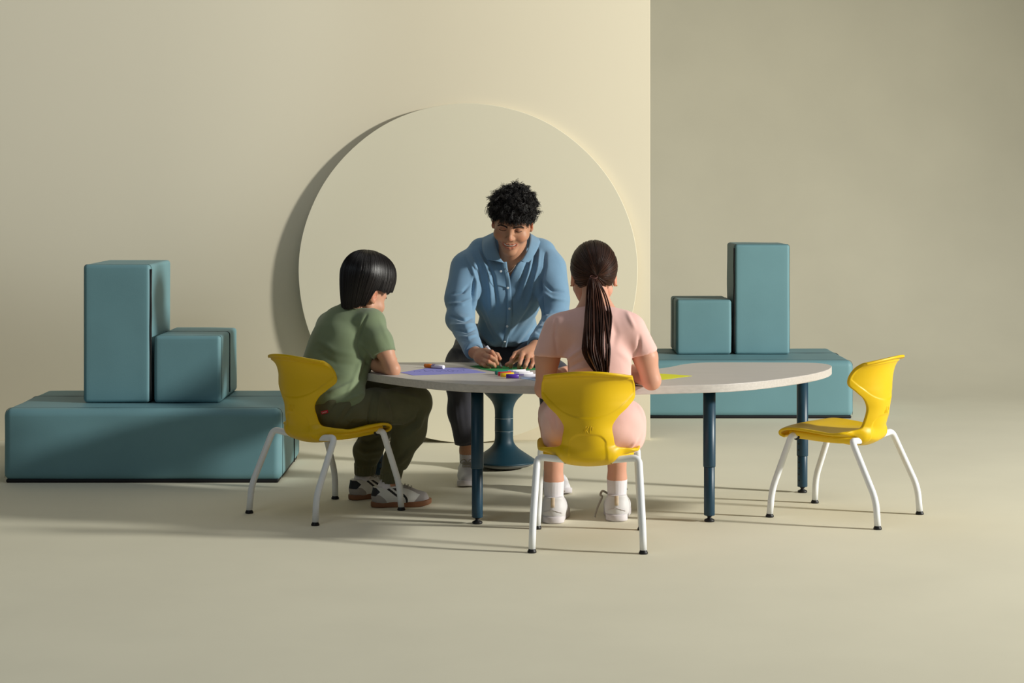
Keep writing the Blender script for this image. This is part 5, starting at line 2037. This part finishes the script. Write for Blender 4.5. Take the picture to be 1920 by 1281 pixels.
R_ = np.interp(np.linspace(0, 1, M_), [0, 0.15, 0.85, 1], [0.0005, 0.0013, 0.0012, 0.0008])[None] * r_.uniform(0.7, 1.3, (len(L), 1))
V, Q = tubes(L, R_, 3, cap=False)
obj_np('strands', (to_world(V, GR, gHC, gs), Q, strand_tint(len(L), M_ * 3)), M_hair_br, ghair)
tieW = to_world(tieL[None], GR, gHC, gs)[0]
# ponytail
ty_ = tieW[1]
spine = catmull([P(1112.5, 517, ty_ - 0.002), P(1113, 526, ty_ - 0.018), P(1116, 548, 6.765), P(1119, 585, 6.725), P(1120, 625, 6.670),
                 P(1121, 660, 6.648), P(1128, 692, 6.635), P(1130, 706, 6.632)], 6)
nS = len(spine)
u = np.linspace(0, 1, nS)
wid = np.interp(u, [0, 0.06, 0.2, 0.45, 0.70, 0.88, 1.0], [0.007, 0.010, 0.024, 0.048, 0.050, 0.026, 0.012])
dep = wid * 0.42
L, RR = [], []
for k in range(1100):
    a, b = r_.uniform(0, 2 * PI), math.sqrt(r_.uniform(0, 1))
    ox, oy = b * math.cos(a), b * math.sin(a)
    end = r_.uniform(0.72, 1.0) if b > 0.5 else r_.uniform(0.85, 1.0)
    m = max(8, int(nS * end))
    ph, fq, am = r_.uniform(0, 6.28), r_.uniform(3, 8), r_.uniform(0.0005, 0.0030)
    ci = int((ox + 1) * 3.999) + 8 * int((oy + 1) * 1.5)
    cp = (ci * 2.399) % 6.28
    clump = (round(ox * 4) / 4) * 0.45 + ox * 0.55
    p = spine.copy()
    p[:, 0] += wid * clump * (1 + 0.10 * np.sin(cp + u * 9)) + am * np.sin(ph + u * fq * 2) * u + 0.0055 * np.sin(cp + u * (6 + ci % 4)) * u
    p[:, 1] += dep * oy + am * np.cos(ph + u * fq * 1.7) * u + 0.0040 * np.cos(cp * 2 + u * 8) * u
    s = np.linspace(0, m - 1, 26)
    i0 = np.floor(s).astype(int).clip(0, nS - 2)
    fr = (s - i0)[:, None]
    L.append(p[i0] * (1 - fr) + p[i0 + 1] * fr)
L = np.array(L)
R_ = np.interp(np.linspace(0, 1, 26), [0, 0.1, 0.8, 1], [0.0007, 0.0013, 0.0012, 0.0003])[None] * r_.uniform(0.7, 1.4, (len(L), 1))
V, Q = tubes(L, R_, 4, cap=False)
pony = obj_np('ponytail', (V, Q, strand_tint(len(L), 26 * 4, 0.12)), M_hair_br, girl)
a = np.linspace(0, 2 * PI, 25)
tie = P(1113, 519.5, ty_ - 0.010)
ring = np.stack([tie[0] + 0.0125 * np.cos(a), tie[1] + 0.004 * np.sin(a) * 0 - 0.0 + 0.010 * np.sin(a), tie[2] + 0.001 * np.sin(a) + 0.004 * np.sin(a)], 1)
V, Q = tubes(ring, 0.0028, 8, cap=False)
obj_np('hair_tie', (V, Q), mat('brown_band', (74, 40, 34), rough=0.7), ghair)

# pink top
f = Field((0.0, 6.52, 0.32), (0.60, 7.14, 0.87), 0.0045)
f.ell(P(1115, 645, 6.79), (0.142, 0.090, 0.135), k=0.04)
f.cone(P(1118, 640, 6.80), P(1116, 735, 6.74), 0.105, 0.100, k=0.05)
f.ell(P(1090, 700, 6.75), (0.085, 0.085, 0.10), k=0.04)
f.ell(P(1143, 700, 6.75), (0.085, 0.085, 0.10), k=0.04)
f.cone(P(1070, 616, 6.785), P(1166, 614, 6.785), 0.055, 0.055, k=0.05)
f.cone(P(1117, 604, 6.81), P(1117, 586, 6.825), 0.064, 0.050, k=0.035)
f.chain([gshL, P(1027, 665, 6.755)], [0.057, 0.050], k=0.03)
f.chain([gshR, P(1207, 660, 6.77)], [0.057, 0.050], k=0.03)
f.plane(P(1027, 668, 6.755), (-0.05, 0, -1), k=0.004, box=(np.array([0.02, 6.6, 0.50]), np.array([0.196, 6.90, 0.66])))
f.plane(P(1208, 664, 6.77), (0.28, 0, -1), k=0.004, box=(np.array([0.43, 6.6, 0.50]), np.array([0.58, 6.90, 0.67])))
f.plane(P(1117, 578, 6.82), (0, 0.25, 1), k=0.004)
V, Q = f.mesh()
V = relax(V, Q, 2, 0.5)
N = vnormals(V, Q)
V = crumple(V, N, 0.0020, 26, 17.0)
FO = [([(1042, 600), (1040, 630), (1044, 660)], 3, -0.006), ([(1199, 630), (1198, 650), (1192, 668)], 3, -0.007),
      ([(1048, 690), (1068, 672), (1090, 655)], 4, 0.007), ([(1052, 698), (1072, 686), (1100, 672)], 4, -0.006), ([(1050, 680), (1060, 660), (1075, 642)], 4, -0.005),
      ([(1056, 700), (1080, 694), (1108, 688)], 4, 0.005), ([(1148, 600), (1155, 625), (1150, 650)], 6, -0.005), ([(1175, 585), (1182, 600), (1190, 615)], 4, 0.005),
      ([(1160, 660), (1175, 672), (1188, 690)], 5, 0.004), ([(1015, 620), (1012, 645), (1012, 668)], 4, 0.003)]
for pth, w_, h_ in FO:
    V = fold(V, N, pth, w_, h_)
top = obj_np('top', (V, Q), M_pink, girl)
for c_, d_, r0 in ((P(1027, 666.5, 6.755), np.array([-0.05, 0, -1]), 0.0500), (P(1208, 661.5, 6.77), np.array([0.28, 0, -1]), 0.0500)):
    pass

# pink shorts
f = Field((0.02, 6.52, 0.28), (0.56, 7.14, 0.58), 0.0045)
f.ell(P(1113, 802, 6.70), (0.146, 0.116, 0.104), k=0.03)
f.chain([np.array([0.185, 6.68, 0.415]), np.array([0.170, 6.93, 0.410])], [0.080, 0.076], k=0.04)
f.chain([np.array([0.365, 6.68, 0.415]), np.array([0.372, 6.93, 0.410])], [0.080, 0.076], k=0.04)
f.ell(P(1052, 818, 6.72), (0.064, 0.09, 0.070), k=0.03)
f.ell(P(1175, 814, 6.72), (0.068, 0.09, 0.074), k=0.03)
f.ell(P(1054, 786, 6.72), (0.064, 0.09, 0.062), k=0.03)
f.ell(P(1175, 782, 6.72), (0.066, 0.09, 0.062), k=0.03)
f.plane(np.array([0.27, 6.985, 0.4]), (0, 1, 0), k=0.006)
V, Q = f.mesh()
V = relax(V, Q, 2, 0.5)
N = vnormals(V, Q)
V = crumple(V, N, 0.003, 30, 23.0)
FO = [([(1022, 775), (1030, 790), (1036, 810)], 3, 0.006), ([(1030, 765), (1038, 780), (1044, 800)], 2.5, -0.005), ([(1022, 830), (1035, 840), (1048, 845)], 3, 0.006),
      ([(1195, 825), (1185, 838), (1170, 846)], 3, 0.006), ([(1205, 815), (1196, 832), (1184, 845)], 2.5, -0.005), ([(1196, 760), (1205, 775), (1209, 790)], 3, 0.005)]
for pth, w_, h_ in FO:
    V = fold(V, N, pth, w_, h_)
obj_np('shorts', (V, Q), M_pink, girl)

for hl, to, ak in ((ghl1, gto1, gaL), (ghl2, gto2, gaR)):
    hl = hl.copy(); to = to.copy(); hl[2] = to[2] = 0
    d = to - hl; d /= np.linalg.norm(d)
    to = hl + d * 0.235
    sh, W, Vl = make_shoe(girl, hl, to, 1.28, M_shoe_w, M_sole_w, 'high', M_lace_g)
    b_ = hl + d * 0.052
    n = 60
    a = np.arange(n) * 2 * PI / n
    g = []
    for z, rr, q in ((0.055, 0.031, 0), (0.085, 0.035, 0), (0.110, 0.0365, 0.3), (0.135, 0.0375, 0.7), (0.150, 0.0385, 1), (0.1525, 0.0380, 1), (0.1530, 0.0340, 1)):
        c_ = b_ * (1 - q) + np.array([ak[0], ak[1], 0]) * q
        rad = rr * (1 + 0.010 * np.sin(a * 20) * (0.1 < z < 0.149))
        g.append(np.stack([c_[0] + rad * np.cos(a), c_[1] + rad * np.sin(a), np.full(n, z)], 1))
    V = np.vstack(g)
    idx = np.arange(len(g) * n).reshape(len(g), n); idx = np.hstack([idx, idx[:, :1]])
    Q = np.stack([idx[:-1, :-1], idx[:-1, 1:], idx[1:, 1:], idx[1:, :-1]], -1).reshape(-1, 4)
    obj_np('sock', (V, Q), M_sock, girl)
    # heel pull tab and a seam across the heel
    L = np.array([(-0.002, 0, 0.092), (-0.004, 0, 0.082), (-0.005, 0, 0.070), (-0.003, 0, 0.058)])
    L[:, 0] = [Vl[(np.abs(Vl[:, 2] - z) < 0.004) & (np.abs(Vl[:, 1]) < 0.006)][:, 0].min() - 0.001 for z in L[:, 2] - 0.004]
    V, Q = tubes(L, 0.0020, 8, flat=2.9)
    obj_np('heel_tab', (W(V), Q), mat('cream_tab', (206, 186, 160), rough=0.7), sh)
    pts = []
    for y in np.linspace(-0.03, 0.03, 15):
        z = 0.050 - 0.012 * (abs(y) / 0.03)
        x = Vl[(np.abs(Vl[:, 2] - z) < 0.004) & (np.abs(Vl[:, 1] - y) < 0.004)]
        if len(x):
            pts.append((x[:, 0].min() - 0.0005, y, z))
    V, Q = tubes(np.array(pts), 0.0014, 6)
    obj_np('heel_seam', (W(V), Q), M_sole_w, sh)
# loose lace hanging beside the right shoe
L = catmull([P(1142, 927, 7.13), P(1131, 921, 7.11), P(1127, 924, 7.11), P(1126, 929, 7.10), P(1129, 932, 7.10), P(1122, 948, 7.09), P(1117, 962, 7.08), P(1115.5, 970, 7.075)], 6)
V, Q = tubes(L, 0.0042, 8, flat=0.8)
obj_np('loose_lace', (V, Q), M_lace_g, sh)
